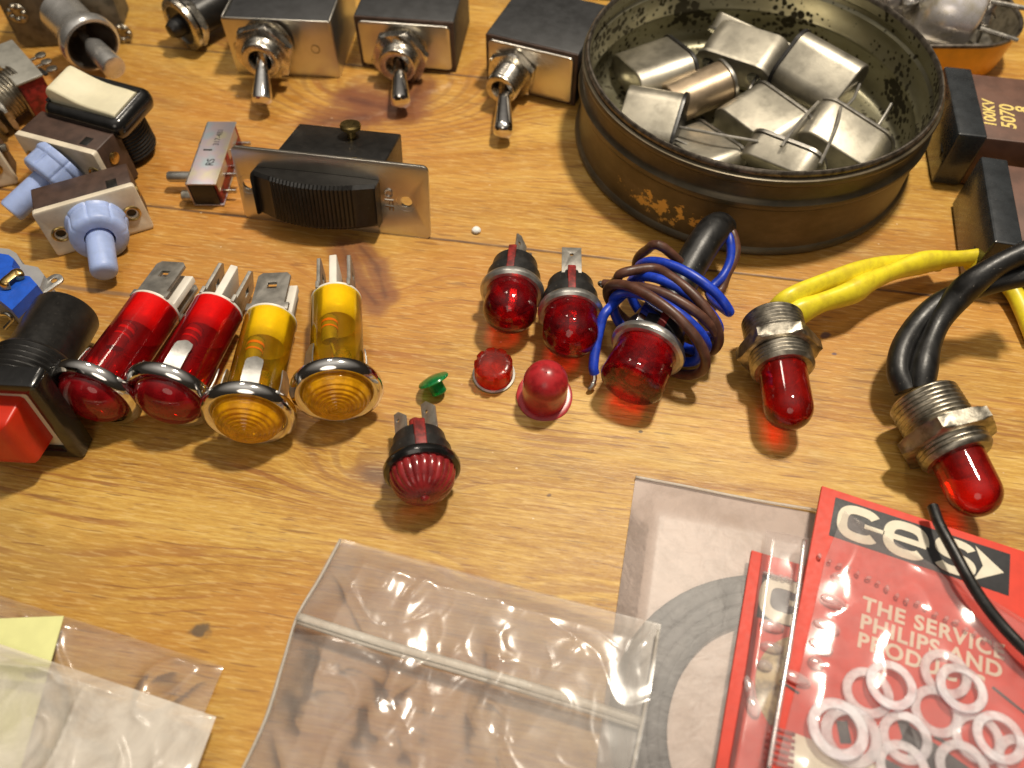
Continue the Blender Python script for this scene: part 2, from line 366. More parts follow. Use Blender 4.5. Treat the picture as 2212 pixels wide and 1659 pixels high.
# ------------------------------------------------------------------ the wooden table top
def wood():
    m, nt, p, out = base('varnished_pine')
    x, y, z = ex(nt)
    s = x*.988-y*.156; t = x*.156+y*.988
    bi = (t-3.58).op('GREATER_THAN', 0)+(t-9.55).op('GREATER_THAN', 0)
    def st(q): return (q.x*.988-q.y*.156, q.x*.156+q.y*.988)
    phi = t + (noise(nt, comb(nt, s*.09, t*.2, bi*3.7), 1, 2, .5)-.5)*1.3 + (noise(nt, comb(nt, s*.5, t*1.1, bi*5.1), 1, 3, .6)-.5)*.16
    kd = None
    knots = [(P(822, 215), 2.3, 1.5, 3.6, .9), (P(822, 1022), 1.0, .52, 1.5, .95), (P(790, 590), .9, .75, 1.5, .3),
             (P(1075, 1268), .8, .22, .5, .35), (P(390, 200), 3.4, 1.5, 1.2, .1), (P(150, 1280), 2.2, .8, .7, .1)]
    for q, ex_, et, A, dk in knots:
        s0, t0 = st(q)
        ds = (s-s0)/ex_; dt = (t-t0)/et; d2 = ds*ds+dt*dt
        g = (d2*-.5).op('EXPONENT')
        phi = phi + g*A
        k = (d2*-2.2).op('EXPONENT')*dk
        rg_ = g*dk if kd is None else rg_.op('MAXIMUM', g*dk)
        kd = k if kd is None else kd.op('MAXIMUM', k)
    broad = noise(nt, comb(nt, s*.035, phi*.9, bi*9.1), 1, 3, .55)
    band = noise(nt, comb(nt, s*.05, phi*3.2, bi*2.3), 1, 3, .6)
    fine = noise(nt, comb(nt, s*.8, phi*6+t*10, 3), 1, 5, .72)
    grit = noise(nt, comb(nt, s*4, t*24, 13), 1, 4, .75)
    pore = noise(nt, comb(nt, s*1.7, t*24, 1), 1, 4, .65)
    tone = broad*.34+band*.18+fine*.28+grit*.20
    c = ramp(nt, tone, [(.37, (.22, .090, .014)), (.455, (.41, .208, .033)), (.525, (.55, .325, .066)), (.62, (.67, .452, .118))])
    # reddish late-wood lines
    ln = sstep(nt, (noise(nt, comb(nt, s*.03, phi*2.1+t*.6, bi*4.4+7), 1, 2, .5)-.5).op('ABSOLUTE'), .030, .004)
    brk = sstep(nt, noise(nt, comb(nt, s*.35, t*.8, 5), 1, 3, .6), .42, .62)
    c = mixc(nt, ln*brk*(fine*.8+.4)*.8, c, (.25, .085, .028))
    # honey-orange varnish patches and a grey-worn patch
    org = sstep(nt, noise(nt, comb(nt, s*.10, t*.14, 11), 1, 3, .6), .46, .64)
    c = mixc(nt, org*.62, c, (.46, .19, .030))
    s1, t1 = st(P(330, 330)); d1 = ((s-s1)/6.0); e1 = ((t-t1)/2.6); gg = ((d1*d1+e1*e1)*-.6).op('EXPONENT')
    c = mixc(nt, gg*.62*(fine*.6+.6), c, (.50, .19, .036))
    wear = sstep(nt, noise(nt, comb(nt, s*.16, t*.5, 21), 1, 4, .7), .50, .68)
    c = mixc(nt, wear*.36, c, (.34, .225, .075))
    # knots: dark red-brown, mottled
    kn = sstep(nt, kd*(noise(nt, comb(nt, s*1.3, t*1.7, 8), 1, 5, .7)*1.5+.1), .22, .62)
    c = mixc(nt, kn*.62, c, (.20, .075, .038))
    rl = sstep(nt, (phi*17).op('SINE'), .1, .95)*sstep(nt, rg_, .10, .55)*(fine*1.2+.2)
    c = mixc(nt, rl*.55, c, (.24, .105, .035))
    e0, e1 = st(P(818, 1026)); de = ((s-e0)*(s-e0)*1.6+(t-e1)*(t-e1)*9).op('SQRT')+(noise(nt, comb(nt, x*3, y*5, 0), 1, 5, .7)-.5)*.9
    c = mixc(nt, sstep(nt, de, .75, .1)*.8, c, (.15, .085, .050))
    # pale scratches over the big knot
    q = P(850, 230); s2, t2 = st(q); ds = s-s2; dt = t-t2
    lnq = (ds*.62-dt*.78)+(noise(nt, comb(nt, s*1.1, t*1.1, 14), 1, 4, .6)-.5)*1.1
    sc = sstep(nt, lnq.op('ABSOLUTE'), .16, .02)*(((ds*ds+dt*dt)*-.22).op('EXPONENT'))*sstep(nt, noise(nt, comb(nt, s*3, t*3, 2), 1, 3, .6), .4, .6)
    c = mixc(nt, sc*.75, c, (.72, .50, .30))
    # crisp fibres and short dark dashes
    fib = noise(nt, comb(nt, s*2.2, t*19, 17), 1, 2, .6)
    c = mixc(nt, sstep(nt, fib, .52, .64)*.20, c, (.26, .120, .030))
    c = mixc(nt, sstep(nt, fib, .46, .36)*.22, c, (.82, .62, .28))
    dsh = sstep(nt, noise(nt, comb(nt, s*1.1, t*13, 23), 1, 1, .5), .66, .70)
    c = mixc(nt, dsh*.5, c, (.17, .070, .025))
    # pores and small dark specks
    c = mixc(nt, sstep(nt, pore, .55, .70)*sstep(nt, noise(nt, comb(nt, s*.25, t*.6, 31), 1, 3, .6), .40, .62)*.75, c, (.22, .10, .04))
    vo = nt.nodes.new('ShaderNodeTexVoronoi'); vo.inputs['Scale'].default_value = .55; nt.links.new(comb(nt, x*1.0, y*1.0, 0), vo.inputs['Vector'])
    spk = sstep(nt, E(nt, vo.outputs['Distance'])+(noise(nt, comb(nt, x*6, y*6, 0), 1, 2)-.5)*.04, .040, .022)*sstep(nt, noise(nt, comb(nt, x*.6, y*.6, 4), 1, 1), .48, .55)
    c = mixc(nt, spk*.8, c, (.06, .03, .02))
    for uv, r0, cc in (((1784, 724), .10, (.06, .04, .06)), ((1802, 765), .05, (.07, .05, .09)), ((430, 1363), .16, (.07, .06, .05)), ((1384, 932), .035, (.03, .02, .015)), ((1186, 1070), .045, (.10, .05, .03))):
        q = P(*uv); dd = ((x-q.x)*(x-q.x)*.5+(y-q.y)*(y-q.y)).op('SQRT')+(noise(nt, comb(nt, x*5, y*5, 0), 1, 3)-.5)*r0*1.6
        c = mixc(nt, sstep(nt, dd, r0, r0*.45)*.8, c, cc)
    # dark curved pitch streak below the slide switch
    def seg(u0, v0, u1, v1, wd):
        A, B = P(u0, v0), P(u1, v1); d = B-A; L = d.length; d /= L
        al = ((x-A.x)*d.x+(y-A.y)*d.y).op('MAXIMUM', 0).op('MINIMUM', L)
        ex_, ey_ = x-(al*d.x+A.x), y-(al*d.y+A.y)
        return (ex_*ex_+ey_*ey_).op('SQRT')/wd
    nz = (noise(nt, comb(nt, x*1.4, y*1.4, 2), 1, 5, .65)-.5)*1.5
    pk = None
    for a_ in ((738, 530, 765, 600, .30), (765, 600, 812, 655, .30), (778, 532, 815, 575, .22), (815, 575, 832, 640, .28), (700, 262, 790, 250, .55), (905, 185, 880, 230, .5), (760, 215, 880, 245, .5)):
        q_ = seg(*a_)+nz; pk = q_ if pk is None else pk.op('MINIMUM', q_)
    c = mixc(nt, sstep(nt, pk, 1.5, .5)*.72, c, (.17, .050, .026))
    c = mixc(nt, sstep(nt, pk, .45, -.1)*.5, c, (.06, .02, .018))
    # board joints and one crack
    wob = (noise(nt, comb(nt, s*.7, 0, 3), 1, 3)-.5)*.05
    jd = (t-3.58+wob).op('ABSOLUTE').op('MINIMUM', (t-9.55+wob).op('ABSOLUTE'))
    jn = sstep(nt, jd, .050, .014)
    jb = sstep(nt, noise(nt, comb(nt, s*.8, 1, 9), 1, 3), .30, .55)
    c = mixc(nt, jn*(jb*.6+.3), c, (.10, .055, .035))
    ck = sstep(nt, (t-.98+wob*2).op('ABSOLUTE'), .09, .02)*sstep(nt, s, -6.2, -7.6)
    c = mixc(nt, ck*.7, c, (.20, .13, .085))
    sv = nt.nodes.new('ShaderNodeTexVoronoi'); sv.inputs['Scale'].default_value = 1.7; nt.links.new(comb(nt, x, y*1.3, 3), sv.inputs['Vector'])
    fl = sstep(nt, E(nt, sv.outputs['Distance'])+(noise(nt, comb(nt, x*9, y*9, 0), 1, 2)-.5)*.05, .045, .02)*sstep(nt, noise(nt, comb(nt, x*.9, y*.9, 6), 1, 1), .50, .56)
    c = mixc(nt, fl*.7, c, (.80, .66, .46))
    nt.links.new(c, p.inputs['Base Color'])
    rg = noise(nt, comb(nt, s*.4, t*2, 0), 1, 4)*.22+.32
    nt.links.new(rg.k, p.inputs['Roughness']); p.inputs['Specular IOR Level'].default_value = .42
    hgt = fine*.7+grit*.8+pore*.6+noise(nt, comb(nt, s*1.2, t*2.5, 6), 1, 4)*.8-jn*2.0-kn*.4
    nt.links.new(bumpn(nt, hgt, .5, .014), p.inputs['Normal'])
    return m
bm = new(); v = [bm.verts.new(q) for q in ((-70, -40, 0), (70, -40, 0), (70, 90, 0), (-70, 90, 0))]; bm.faces.new(v)
props(part('tabletop', bm, wood()), None, None, kind='structure')
bpy.data.objects['tabletop'].name = 'table_top'

# ------------------------------------------------------------------ the round tin
TC = Vector((5.56, 7.36, 0)); TR_, TH = 3.87, 2.2
def tin_paint():
    m, nt, p, out = base('worn_tin_paint'); x, y, z = ex(nt)
    n = noise(nt, comb(nt, x*1.2, y*1.2, z*2), 1, 5, .65)
    c = ramp(nt, n, [(.3, (.070, .058, .036)), (.55, (.115, .092, .055)), (.75, (.165, .13, .08))])
    q = P(1430, 455, .62)-TC
    d = ((x-q.x)*(x-q.x)*.42+(z-q.z-(x-q.x)*-.05)*(z-q.z-(x-q.x)*-.05)*7+(y-q.y)*(y-q.y)*.3)
    g = (d*-1.1).op('EXPONENT')
    sp = sstep(nt, g*.75+(noise(nt, comb(nt, x*4, y*4, z*5), 1, 6, .7)-.5)*3.0, .62, .74)*sstep(nt, g, .12, .3)
    q2 = P(1352, 300, 1.3)-TC
    d2 = ((x-q2.x)*(x-q2.x)*9+(z-q2.z)*(z-q2.z)*16+(y-q2.y)*(y-q2.y)*9); sp2 = sstep(nt, (d2*-1).op('EXPONENT')*(noise(nt, comb(nt, x*7, y*7, z*9), 1, 5, .7)*1.9), .75, .85)
    c = mixc(nt, sp.op('MAXIMUM', sp2), c, (.62, .40, .12))
    sc = sstep(nt, noise(nt, comb(nt, x*9, y*9, z*14), 1, 4, .7), .66, .74)
    c = mixc(nt, sc*.4, c, (.25, .22, .17))
    nt.links.new(c, p.inputs['Base Color']); p.inputs['Metallic'].default_value = .45
    nt.links.new((n*.25+.27).k, p.inputs['Roughness'])
    nt.links.new(bumpn(nt, noise(nt, comb(nt, x*6, y*6, z*6), 1, 4), .2, .01), p.inputs['Normal'])
    return m
def tin_inside():
    m, nt, p, out = base('spotted_tin_lining'); x, y, z = ex(nt)
    n = noise(nt, comb(nt, x*.8, y*.8, z*1.5), 1, 4, .6)
    c = ramp(nt, n, [(.3, (.26, .24, .15)), (.6, (.38, .36, .25)), (.8, (.47, .45, .34))])
    dens = noise(nt, comb(nt, x*.5, y*.5, z*.8), 1, 3, .6)
    vo = nt.nodes.new('ShaderNodeTexVoronoi'); vo.inputs['Scale'].default_value = 1; nt.links.new(comb(nt, x*6.5, y*6.5, z*6.5), vo.inputs['Vector'])
    sp = sstep(nt, E(nt, vo.outputs['Distance'])-(dens-.47)*2.4+(noise(nt, comb(nt, x*9, y*9, z*9), 1, 3)-.5)*.45, .26, .12)
    c = mixc(nt, sp*.92, c, (.028, .022, .010))
    nt.links.new(c, p.inputs['Base Color']); p.inputs['Metallic'].default_value = .8
    nt.links.new((sp*.4+.30).k, p.inputs['Roughness'])
    return m
t = thing('storage_tin', 'round open dark olive tin with worn gold patches, holding metal crystal cans', 'tin', T3(*TC))
part('tin_wall', lathe(new(), [(0, 3.93), (.03, 4.0), (.09, 4.02), (.15, 3.99), (.19, 3.93), (.24, 3.92), (.9, 3.92), (1.22, 3.92), (1.28, 3.99), (1.36, 4.02), (1.44, 4.01), (1.50, 3.93), (1.56, 3.91), (1.84, 3.91), (1.90, 3.97), (1.98, 3.99), (2.04, 3.97), (2.08, 3.88)], 128, cap=False), tin_paint(), t)
part('rim', lathe(new(), [(2.06, 3.89), (2.12, 3.92), (2.18, 3.915), (2.22, 3.88), (2.22, 3.85), (2.18, 3.815), (2.10, 3.81)], 128, cap=False), MT['tinrim'], t)
part('lining', lathe(new(), [(2.12, 3.81), (1.92, 3.80), (1.86, 3.86), (1.76, 3.86), (1.70, 3.80), (1.22, 3.79), (1.15, 3.74), (1.07, 3.74), (1.0, 3.79), (.3, 3.79), (.18, 3.7), (.12, 3.55), (.12, .01)], 128, cap=False), tin_inside(), t)

# crystals in the tin -------------------------------------------------
c4 = crop(2200, 0, 1.58); c5 = crop(3000, 0, 1.508)
def can_thing(label, p0, p1, roll=0, w=1.85, d=.85, leads=(), m='can', base_m='charcoal', L=None, rnd=None, pinlen=.0):
    """can: from its base (lead end) p0 to its closed top p1"""
    F = axis_frame(p0, p1, roll); L = L or (p1-p0).length
    t = thing('quartz_crystal', label, 'crystal', F, 'crystal cans in the round tin')
    rr = rnd if rnd else d*.46
    part('can', rprism(new(), w, d, rr, [(.06, 0), (L-.05, 0), (L-.02, .01), (L-.005, .025), (L, .055)], k=9), MT[m], t)
    part('base', rprism(new(), w+.09, d+.09, rr+.045, [(0, .05), (.01, .01), (.05, 0), (.09, .0), (.10, .04)], k=9), MT['steel' if base_m == 'steel' else base_m], t)
    for pts in leads:
        Fi = F.inverted(); part('lead', tube(new(), [Fi @ q for q in pts], .036, 8), MT['tag'], t)
    return t
can_thing('flat crystal can lying at the left side of the tin, rounded end towards the rim', c4(770, 385, .70), c4(425, 505, .50), 12, 1.9, .95)
can_thing('crystal can lying bottom up against the far wall, two dark lead holes facing out', c4(1075, 445, .80), c4(1215, 240, 1.15), -4, 1.95, .8, m='can', base_m='can')
tt = [o for o in COL.objects if o.name.startswith('quartz_crystal')][-1]
for sx_ in (-.62, .62):
    part('glass_seal', lathe(new(), [(-.012, .20), (-.016, .12), (-.016, .05)], 20, T3(sx_, 0, 0)), MT['black_gloss'], tt)
    part('pin', tube(new(), [Vector((sx_, 0, .02)), Vector((sx_*1.03, -.05, -.28))], .035, 8, smooth=False), MT['tag'], tt)
can_thing('bright rounded crystal can tilted up at the right side of the tin with long leads', c5(150, 350, 1.25), c5(515, 560, 1.15), 40, 1.45, .9,
          leads=([c5(335, 605, 1.25), c5(205, 745, 1.3), c5(115, 870, 1.2)], [c5(470, 635, 1.25), c5(440, 760, 1.3), c5(345, 975, 1.25)], [c5(580, 500, 1.3), c5(540, 590, 1.2), c5(475, 650, 1.0)]))
can_thing('tan barrel shaped can leaning across the middle of the tin', c4(1050, 500, .85), c4(690, 655, .55), 0, 1.02, .92, m='can_tan', base_m='steel')
can_thing('crystal can tipped on edge by the near left rim, black base and lead facing right', c4(760, 800, .60), c4(400, 735, .50), -28, 1.6, .95, base_m='black',
          leads=([c4(740, 790, .75), c4(980, 835, .95), c4(1240, 880, 1.0)], [c4(700, 850, .6), c4(800, 900, .6)]))
can_thing('square looking crystal can in the very middle of the tin', c4(1400, 700, .62), c4(1130, 870, .42), 0, 1.9, .95, base_m='steel', rnd=.34)
can_thing('crystal can half hidden under the near rim of the tin', c4(1440, 925, .85), c4(1330, 1080, .55), 8, 1.8, .8, base_m='steel')
can_thing('pale grey crystal can lying low near the right rim of the tin', c5(540, 760, .65), c5(400, 960, .42), -14, 2.05, .95, base_m='steel',
          leads=([c5(670, 775, .8), c5(720, 700, .95), c5(770, 615, 1.15)],))
can_thing('dull crystal can at the bottom of the tin, half under the others', c4(1010, 900, .30), c4(760, 990, .32), 10, 1.9, .6, base_m='steel')
tt = can_thing('tall thin crystal can standing behind at the far wall, bright long edge', c4(1170, 300, .95), c4(1235, 185, 1.30), 4, 2.2, .5, base_m='steel')

# ------------------------------------------------------------------ toggle switches
def hexnut(bm, r, z0, z1, M=None, ch=.06, rot=0):
    M = M or Matrix.Identity(4); rings = []; N = 48
    def hr(a):
        a = (a % (math.pi/3))-math.pi/6; return r/math.cos(a)
    for z, cap in ((z0, r*1.06), (z0+ch*.6, r*1.2), (z1-ch*.6, r*1.2), (z1, r*1.04)):
        rings.append(ring(bm, [M @ Vector((min(hr(2*math.pi*i/N), cap)*math.cos(2*math.pi*i/N+R(rot)), min(hr(2*math.pi*i/N), cap)*math.sin(2*math.pi*i/N+R(rot)), z)) for i in range(N)]))
    for a, b in zip(rings, rings[1:]): bridge(bm, a, b)
    bm.faces.new(list(reversed(rings[0]))); bm.faces.new(rings[-1]); return bm
def thread(z0, z1, r, pitch=.07, dep=.028):
    pr = []; z = z0
    while z < z1-pitch*.5:
        pr += [(z, r-dep), (z+pitch*.42, r), (z+pitch*.58, r)]; z += pitch
    pr.append((z1, r-dep)); return pr
def align(p0, p1):
    q = (p1-p0).to_track_quat('Z', 'Y'); return Matrix.Translation(p0) @ q.to_matrix().to_4x4()
def rayplane(F, u, v, zl):
    Fi = F.inverted(); o = Fi @ CAMPOS; d = Fi.to_3x3() @ ray(u, v); return o+d*((zl-o.z)/d.z)
def toggle(label, quad, depth, bc, tip, frame_style, nutz=.28, rot=0, wrap=False, BR=.50, BL=.95, NR=.66):
    F, w, h = face_frame(*quad, 0)
    Fi = F.inverted(); t = thing('toggle_switch', label, 'switch', F, 'toggle switches along the back of the table')
    cx, cy = w/2, h/2; bm = new()
    if wrap:                                 # black block carried in a folded metal frame
        box(bm, w-.10, h-.14, depth, T3(cx, cy+.03, -depth-.03), .05); part('body', bm, MT['black_matt'], t)
        bm = new()
        box(bm, w, h, .05, T3(cx, cy, -.05), .02, r=.08)
        box(bm, .04, h-.02, depth*.98, T3(w-.02, cy, -depth-.02), .01)
        box(bm, .04, h-.02, depth*.98, T3(.02, cy, -depth-.02), .01)
        part('frame', bm, MT['plate_nickel'], t)
    else:
        box(bm, w, h, depth, T3(cx, cy, -depth), .05); part('body', bm, MT['black_matt'], t)
        part('backing_sheet', box(new(), w-.02, h-.02, .05, T3(cx, cy, .002), .01), MT['brown'], t)
        part('face_plate', box(new(), w-.20, h-.18, .07, T3(cx, cy, .053), .03, r=.12), MT['plate_nickel'], t)
    fc = rayplane(F, bc[0], bc[1], BL); B = T3(fc.x, fc.y, 0)
    part('bush', lathe(new(), [(.1, BR+.12), (.14, BR+.13), (.17, BR+.13), (.2, BR)]+thread(.2, BL-.1, BR-.01, .07, .022)+[(BL-.06, BR-.03), (BL-.02, BR-.05), (BL, BR-.10), (BL-.02, BR*.58), (BL-.12, BR*.50), (BL-.35, BR*.45)], 56, B, cap=False), MT['nickel'], t)
    part('socket', lathe(new(), [(BL-.3, BR*.5), (BL-.3, .01)], 24, B, cap=False), MT['black'], t)
    part('nut', hexnut(new(), NR, nutz, nutz+.24, B, rot=rot), MT['nickel'], t)
    p0 = B @ Vector((0, 0, BL-.28)); p1 = Fi @ tip; L = (p1-p0).length
    part('lever', lathe(new(), [(0, .16), (.2, .15), (.34, .15), (.4, .16), (L*.6, .21), (L*.86, .245), (L*.94, .24), (L*.985, .18), (L, .08), (L+.005, .02)], 28, align(p0, p1)), MT['chrome'], t)
    return t, F, w, h
t1, F1, w1, h1 = toggle('largest toggle switch, black block in a folded bright metal frame, leftmost of three', ((514, 159), (736, 169), (461, 33), (706, 50)), 2.6, (561, 134), P(566, 224, .42), 'wrap', .40, 12, wrap=True)
part('lettering', text('O', .42, F1.inverted() @ F1 @ T3(.12, .95, .004) @ RZ(-90), 0, .004), MT['nickel_dull'], t1)
part('lettering', text('O', .34, T3(w1-.62, .95, .004) @ RZ(-90), 0, .004), MT['nickel_dull'], t1)
t2, F2, w2, h2 = toggle('middle toggle switch with black body and nickel face plate, lever hanging straight down', ((782, 139), (987, 154), (759, 31), (971, 46)), 2.3, (857, 145), P(866, 226, .40), 'plate', .42, 8)
t3, F3, w3, h3 = toggle('rightmost toggle switch with matt black body standing against the round tin', ((1053, 180), (1243, 227), (1032, 62), (1243, 118)), 2.3, (1080, 196), P(1087, 292, .36), 'plate', .16, 22, BR=.42, BL=1.0, NR=.56)
part('solder_lug', box(new(), .1, .3, .4, T3(w3*.62, h3*.9, -2.68), .02), MT['tag'], t3)

# ------------------------------------------------------------------ slide switch on a metal plate
F, w, h = face_frame((531, 470), (929, 516), (501, 318), (914, 360), 13)
t = thing('slide_switch', 'big black ribbed slide switch on a bright metal plate stamped OFF', 'switch', F)
hx, hy = w*.885, h*.50
part('face_plate', plate([(x+w/2, y+h/2) for x, y in rr_pts(w, h, .12)], [circ(hx, hy, .135), circ(w*.055, hy, .135)], .08, .012, T3(0, 0, -.08)), MT['plate_nickel'], t)
part('countersink', lathe(new(), [(.003, .22), (-.07, .13), (-.075, .14), (-.02, .2)], 32, T3(hx, hy, 0), cap=False), MT['chrome'], t)
part('countersink', lathe(new(), [(.003, .22), (-.07, .13), (-.075, .14), (-.02, .2)], 32, T3(w*.055, hy, 0), cap=False), MT['chrome'], t)
part('body', box(new(), 2.35, 1.35, 1.45, T3(w*.50, h*.5+.12, -1.53), .04), MT['black'], t)
tp = F.inverted() @ P(741, 292, 1.75)
part('terminal_screw', lathe(new(), [(0, .1), (.18, .1), (.2, .22), (.27, .235), (.31, .21), (.32, .05)], 24, T3(tp.x, h*.5+.8, -1.1) @ RX(-90)), MT['brass'], t)
bm = new(); nn = 64; kw = 2.72; kx = w*.085+.12; cy = h*.47; kh = 1.04
secs = []
for i in range(nn+1):
    f = i/nn; x = kx+kw*f; arch = math.sin(math.pi*(f*.86+.07))
    ri = .016*(1 if i % 2 else -1) if .16 < f < .84 else 0
    zt = .12+.48*arch+ri; sh = .94+.06*arch; y0 = cy-kh/2*sh; y1 = cy+kh/2*sh
    if f in (0, 1): zt = .35
    secs.append([bm.verts.new(q) for q in ((x, y0, .01), (x, y0, zt-.06), (x, y0+.07, zt), (x, y1-.07, zt), (x, y1, zt-.07), (x, y1, .01))])
for a, b in zip(secs, secs[1:]): bridge(bm, a, b)
bm.faces.new(secs[0]); bm.faces.new(list(reversed(secs[-1])))
part('slider', bm, MT['black'], t, ang=25)
part('lettering', text('OFF', .27, T3(w*.775, h*.66, .0) @ RZ(-90), .004, .02, 1.15), MT['chrome'], t)

# ------------------------------------------------------------------ small boxed slide switch beside it
cA = crop(630, 430, 3.951)
zt = .66
pTL, pTR, pBR, pBL = cA(740, 180, zt), cA(1190, 180, zt), cA(880, 1140, zt), cA(385, 1165, zt)
yx = ((pTL+pTR)/2-(pBL+pBR)/2); L = yx.length; yx.normalize(); xx = yx.cross(ZUP)
wid = ((pTR-pTL).dot(xx)+(pBR-pBL).dot(xx))/2
F = basis(Vector((pBL.x, pBL.y, 0)), xx, yx, ZUP)
t = thing('miniature_switch', 'tiny boxed slide switch in iridescent plated case with red underside', 'switch', F)
bm = new(); th = .035
box(bm, wid, L, th, T3(wid/2, L/2, zt-th), .008); box(bm, wid, L, th, T3(wid/2, L/2, .02), .008)
box(bm, th, L, zt-.03, T3(th/2, L/2, .03), .008); box(bm, th, L*.38, .25, T3(wid-th/2, L*.72, zt-.28), .008); box(bm, th, L*.38, .25, T3(wid-th/2, L*.22, zt-.28), .008)
mi, nt, p, _ = base('passivated_zinc'); n = noise(nt, tcobj(nt), 1.8, 2)
nt.links.new(ramp(nt, n, [(.35, (.55, .50, .36)), (.5, (.50, .42, .46)), (.65, (.38, .46, .50))]), p.inputs['Base Color']); p.inputs['Metallic'].default_value = .75; p.inputs['Roughness'].default_value = .38
part('case', bm, mi, t)
part('insulator', box(new(), wid*.8, L*.94, zt-.12, T3(wid*.58, L/2, .06), .01), MT['redphen'], t)
part('end_block', box(new(), wid*.8, .1, zt-.1, T3(wid*.48, .06, .05), .01), MT['black'], t)
for k in range(5):
    part('pin', box(new(), .30, .05, .10, T3(wid+.13, L*(.12+.19*k), .18+.12*(k % 2)), .01), MT['solder'], t)
part('shaft', lathe(new(), [(0, .12), (.62, .12), (.65, .10)], 24, T3(.02, L*.27, .36) @ RY(-90)), MT['tab'], t)
part('knob_stop', lathe(new(), [(0, .13), (.15, .13), (.18, .09)], 20, T3(0, L*.78, .3) @ RY(-90)), MT['nickel_dull'], t)
part('knob_stop', lathe(new(), [(0, .13), (.22, .13), (.25, .09)], 20, T3(0, L*.06, .2) @ RY(-90)), MT['nickel_dull'], t)
part('window', box(new(), .2, .05, .004, T3(wid*.36, L*.53, zt-.001), .001), MT['black'], t)
part('lettering', text('RS', .25, T3(wid*.70, L*.28, zt+.001) @ RZ(90), .003, .001, sx_=.9), MT['printed'], t)
part('lettering', text('317-481', .19, T3(wid*.66, L*.60, zt+.001) @ RZ(90), .001, .001, sx_=.95), MT['printed'], t)

# ------------------------------------------------------------------ sky-blue push buttons
def push_button(label, quad, lean, z0, bc, ptip, collar=.36, depth=.8, wh=None, roll=0):
    F, w, h = face_frame(*quad, lean, z0)
    if wh: w, h = wh
    t = thing('push_button_switch', label, 'push button', F, 'sky blue push buttons on ivory plates')
    e1, e2 = (.135*w, h*.44), (w*.865, h*.44)
    part('mounting_plate', plate([(x+w/2, y+h/2) for x, y in rr_pts(w, h, .05)], [circ(*e1, .12), circ(*e2, .12)], .15, .02, T3(0, 0, -.13)), MT['ivory'], t)
    for q in (e1, e2):
        part('eyelet', lathe(new(), [(-.01, .12), (.02, .13), (.035, .16), (.02, .185), (.005, .19)], 28, T3(q[0], q[1], .015), cap=False), MT['brass'], t)
        part('eyelet_dark_disc', lathe(new(), [(-.03, .125), (-.03, .01)], 20, T3(q[0], q[1], .0), cap=False), MT['black'], t)  # black disc closing the hole, paints in the shade inside it
    part('body', box(new(), w-.02, h-.02, depth, T3(w/2, h/2+.01, -depth-.13), .03), MT['brown'], t)
    part('cable_slot', box(new(), .22, .02, .3, T3(w*.80, h-.005, -.45), .004), MT['black'], t)
    part('clamp_screw', lathe(new(), [(0, .13), (.03, .13), (.04, .11)], 20, T3(w-.01, h*.62, -.45) @ RY(90)), MT['brass'], t)
    B = T3(bc[0]*w, bc[1]*h, .02)
    fl = lambda a, z: 1-.035*(1 if (math.cos(8*a) > .93) else 0)
    part('collar', lathe(new(), [(0, .60), (.03, .62), (.07, .60), (.10, .575), (collar, .575), (collar+.05, .56), (collar+.09, .51), (collar+.11, .44), (collar+.10, .30), (collar-.1, .30)], 96, B, cap=False, rfn=fl), MT['skyblue'], t)
    p0 = B @ Vector((0, 0, collar-.15)); p1 = F.inverted() @ ptip; L = (p1-p0).length
    part('plunger', lathe(new(), [(0, .275), (L-.12, .27), (L-.05, .25), (L-.01, .20), (L, .12), (L+.004, .03)], 36, align(p0, p1)), MT['skyblue'], t)
    return t
push_button('front sky blue push button on ivory plate, its plunger pointing at the lower edge', ((127, 551), (331, 490), (66, 461), (291, 403)), 5, .04, (.50, .43), P(226, 592, .42), collar=.46)
cB = crop(0, 450, 2.0743)
def toUV(x, y): return ((0+x/2.0743)/1.8228, (450+y/2.0743)/1.8228)
# second: plate faces lower left
o0 = cB(840, 490, .35)
nrm = (cB(60, 850, .45)-cB(420, 440, .75)); nrm.z = 0; nrm.normalize(); xr = ZUP.cross(nrm).normalized()
pl0 = cB(120, 160, 1.32); pl1 = cB(690, 310, 1.32)
dirx = (pl1-pl0); dirx.z = 0; Wp = dirx.length; dirx.normalize()
nn_ = dirx.cross(ZUP)
F = basis(Vector((pl0.x, pl0.y, 1.32-1.16)), dirx, ZUP, nn_)
t = thing('push_button_switch', 'rear sky blue push button on ivory plate, plunger pointing down to the left edge', 'push button', F, 'sky blue push buttons on ivory plates')
w, h = max(Wp, 1.5)*1.12, 1.16
part('mounting_plate', plate([(x+w/2, y+h/2) for x, y in rr_pts(w, h, .05)], [circ(.2, h*.5, .12), circ(w-.2, h*.5, .12)], .15, .02, T3(0, 0, -.13)), MT['ivory'], t)
for q in (.2, w-.2): part('eyelet', lathe(new(), [(-.01, .12), (.02, .13), (.035, .16), (.02, .185), (.005, .19)], 28, T3(q, h*.5, .015), cap=False), MT['brass'], t)
part('body', box(new(), w-.02, h+.1, .75, T3(w/2, h/2-.05, -.88), .03), MT['brown'], t)
part('cable_slot', box(new(), .2, .02, .26, T3(w*.80, h-.005, -.45), .004), MT['black'], t)
part('clamp_screw', lathe(new(), [(0, .14), (.03, .14), (.04, .12)], 20, T3(w-.01, h*.62, -.45) @ RY(90)), MT['brass'], t)
pc = F.inverted() @ cB(430, 400, .80); B = T3(w*.46, h*.5, .02)
fl = lambda a, z: 1-.035*(1 if (math.cos(8*a) > .93) else 0)
pt = F.inverted() @ cB(85, 800, .42)
Bm = align(B @ Vector((0, 0, 0)), pt)
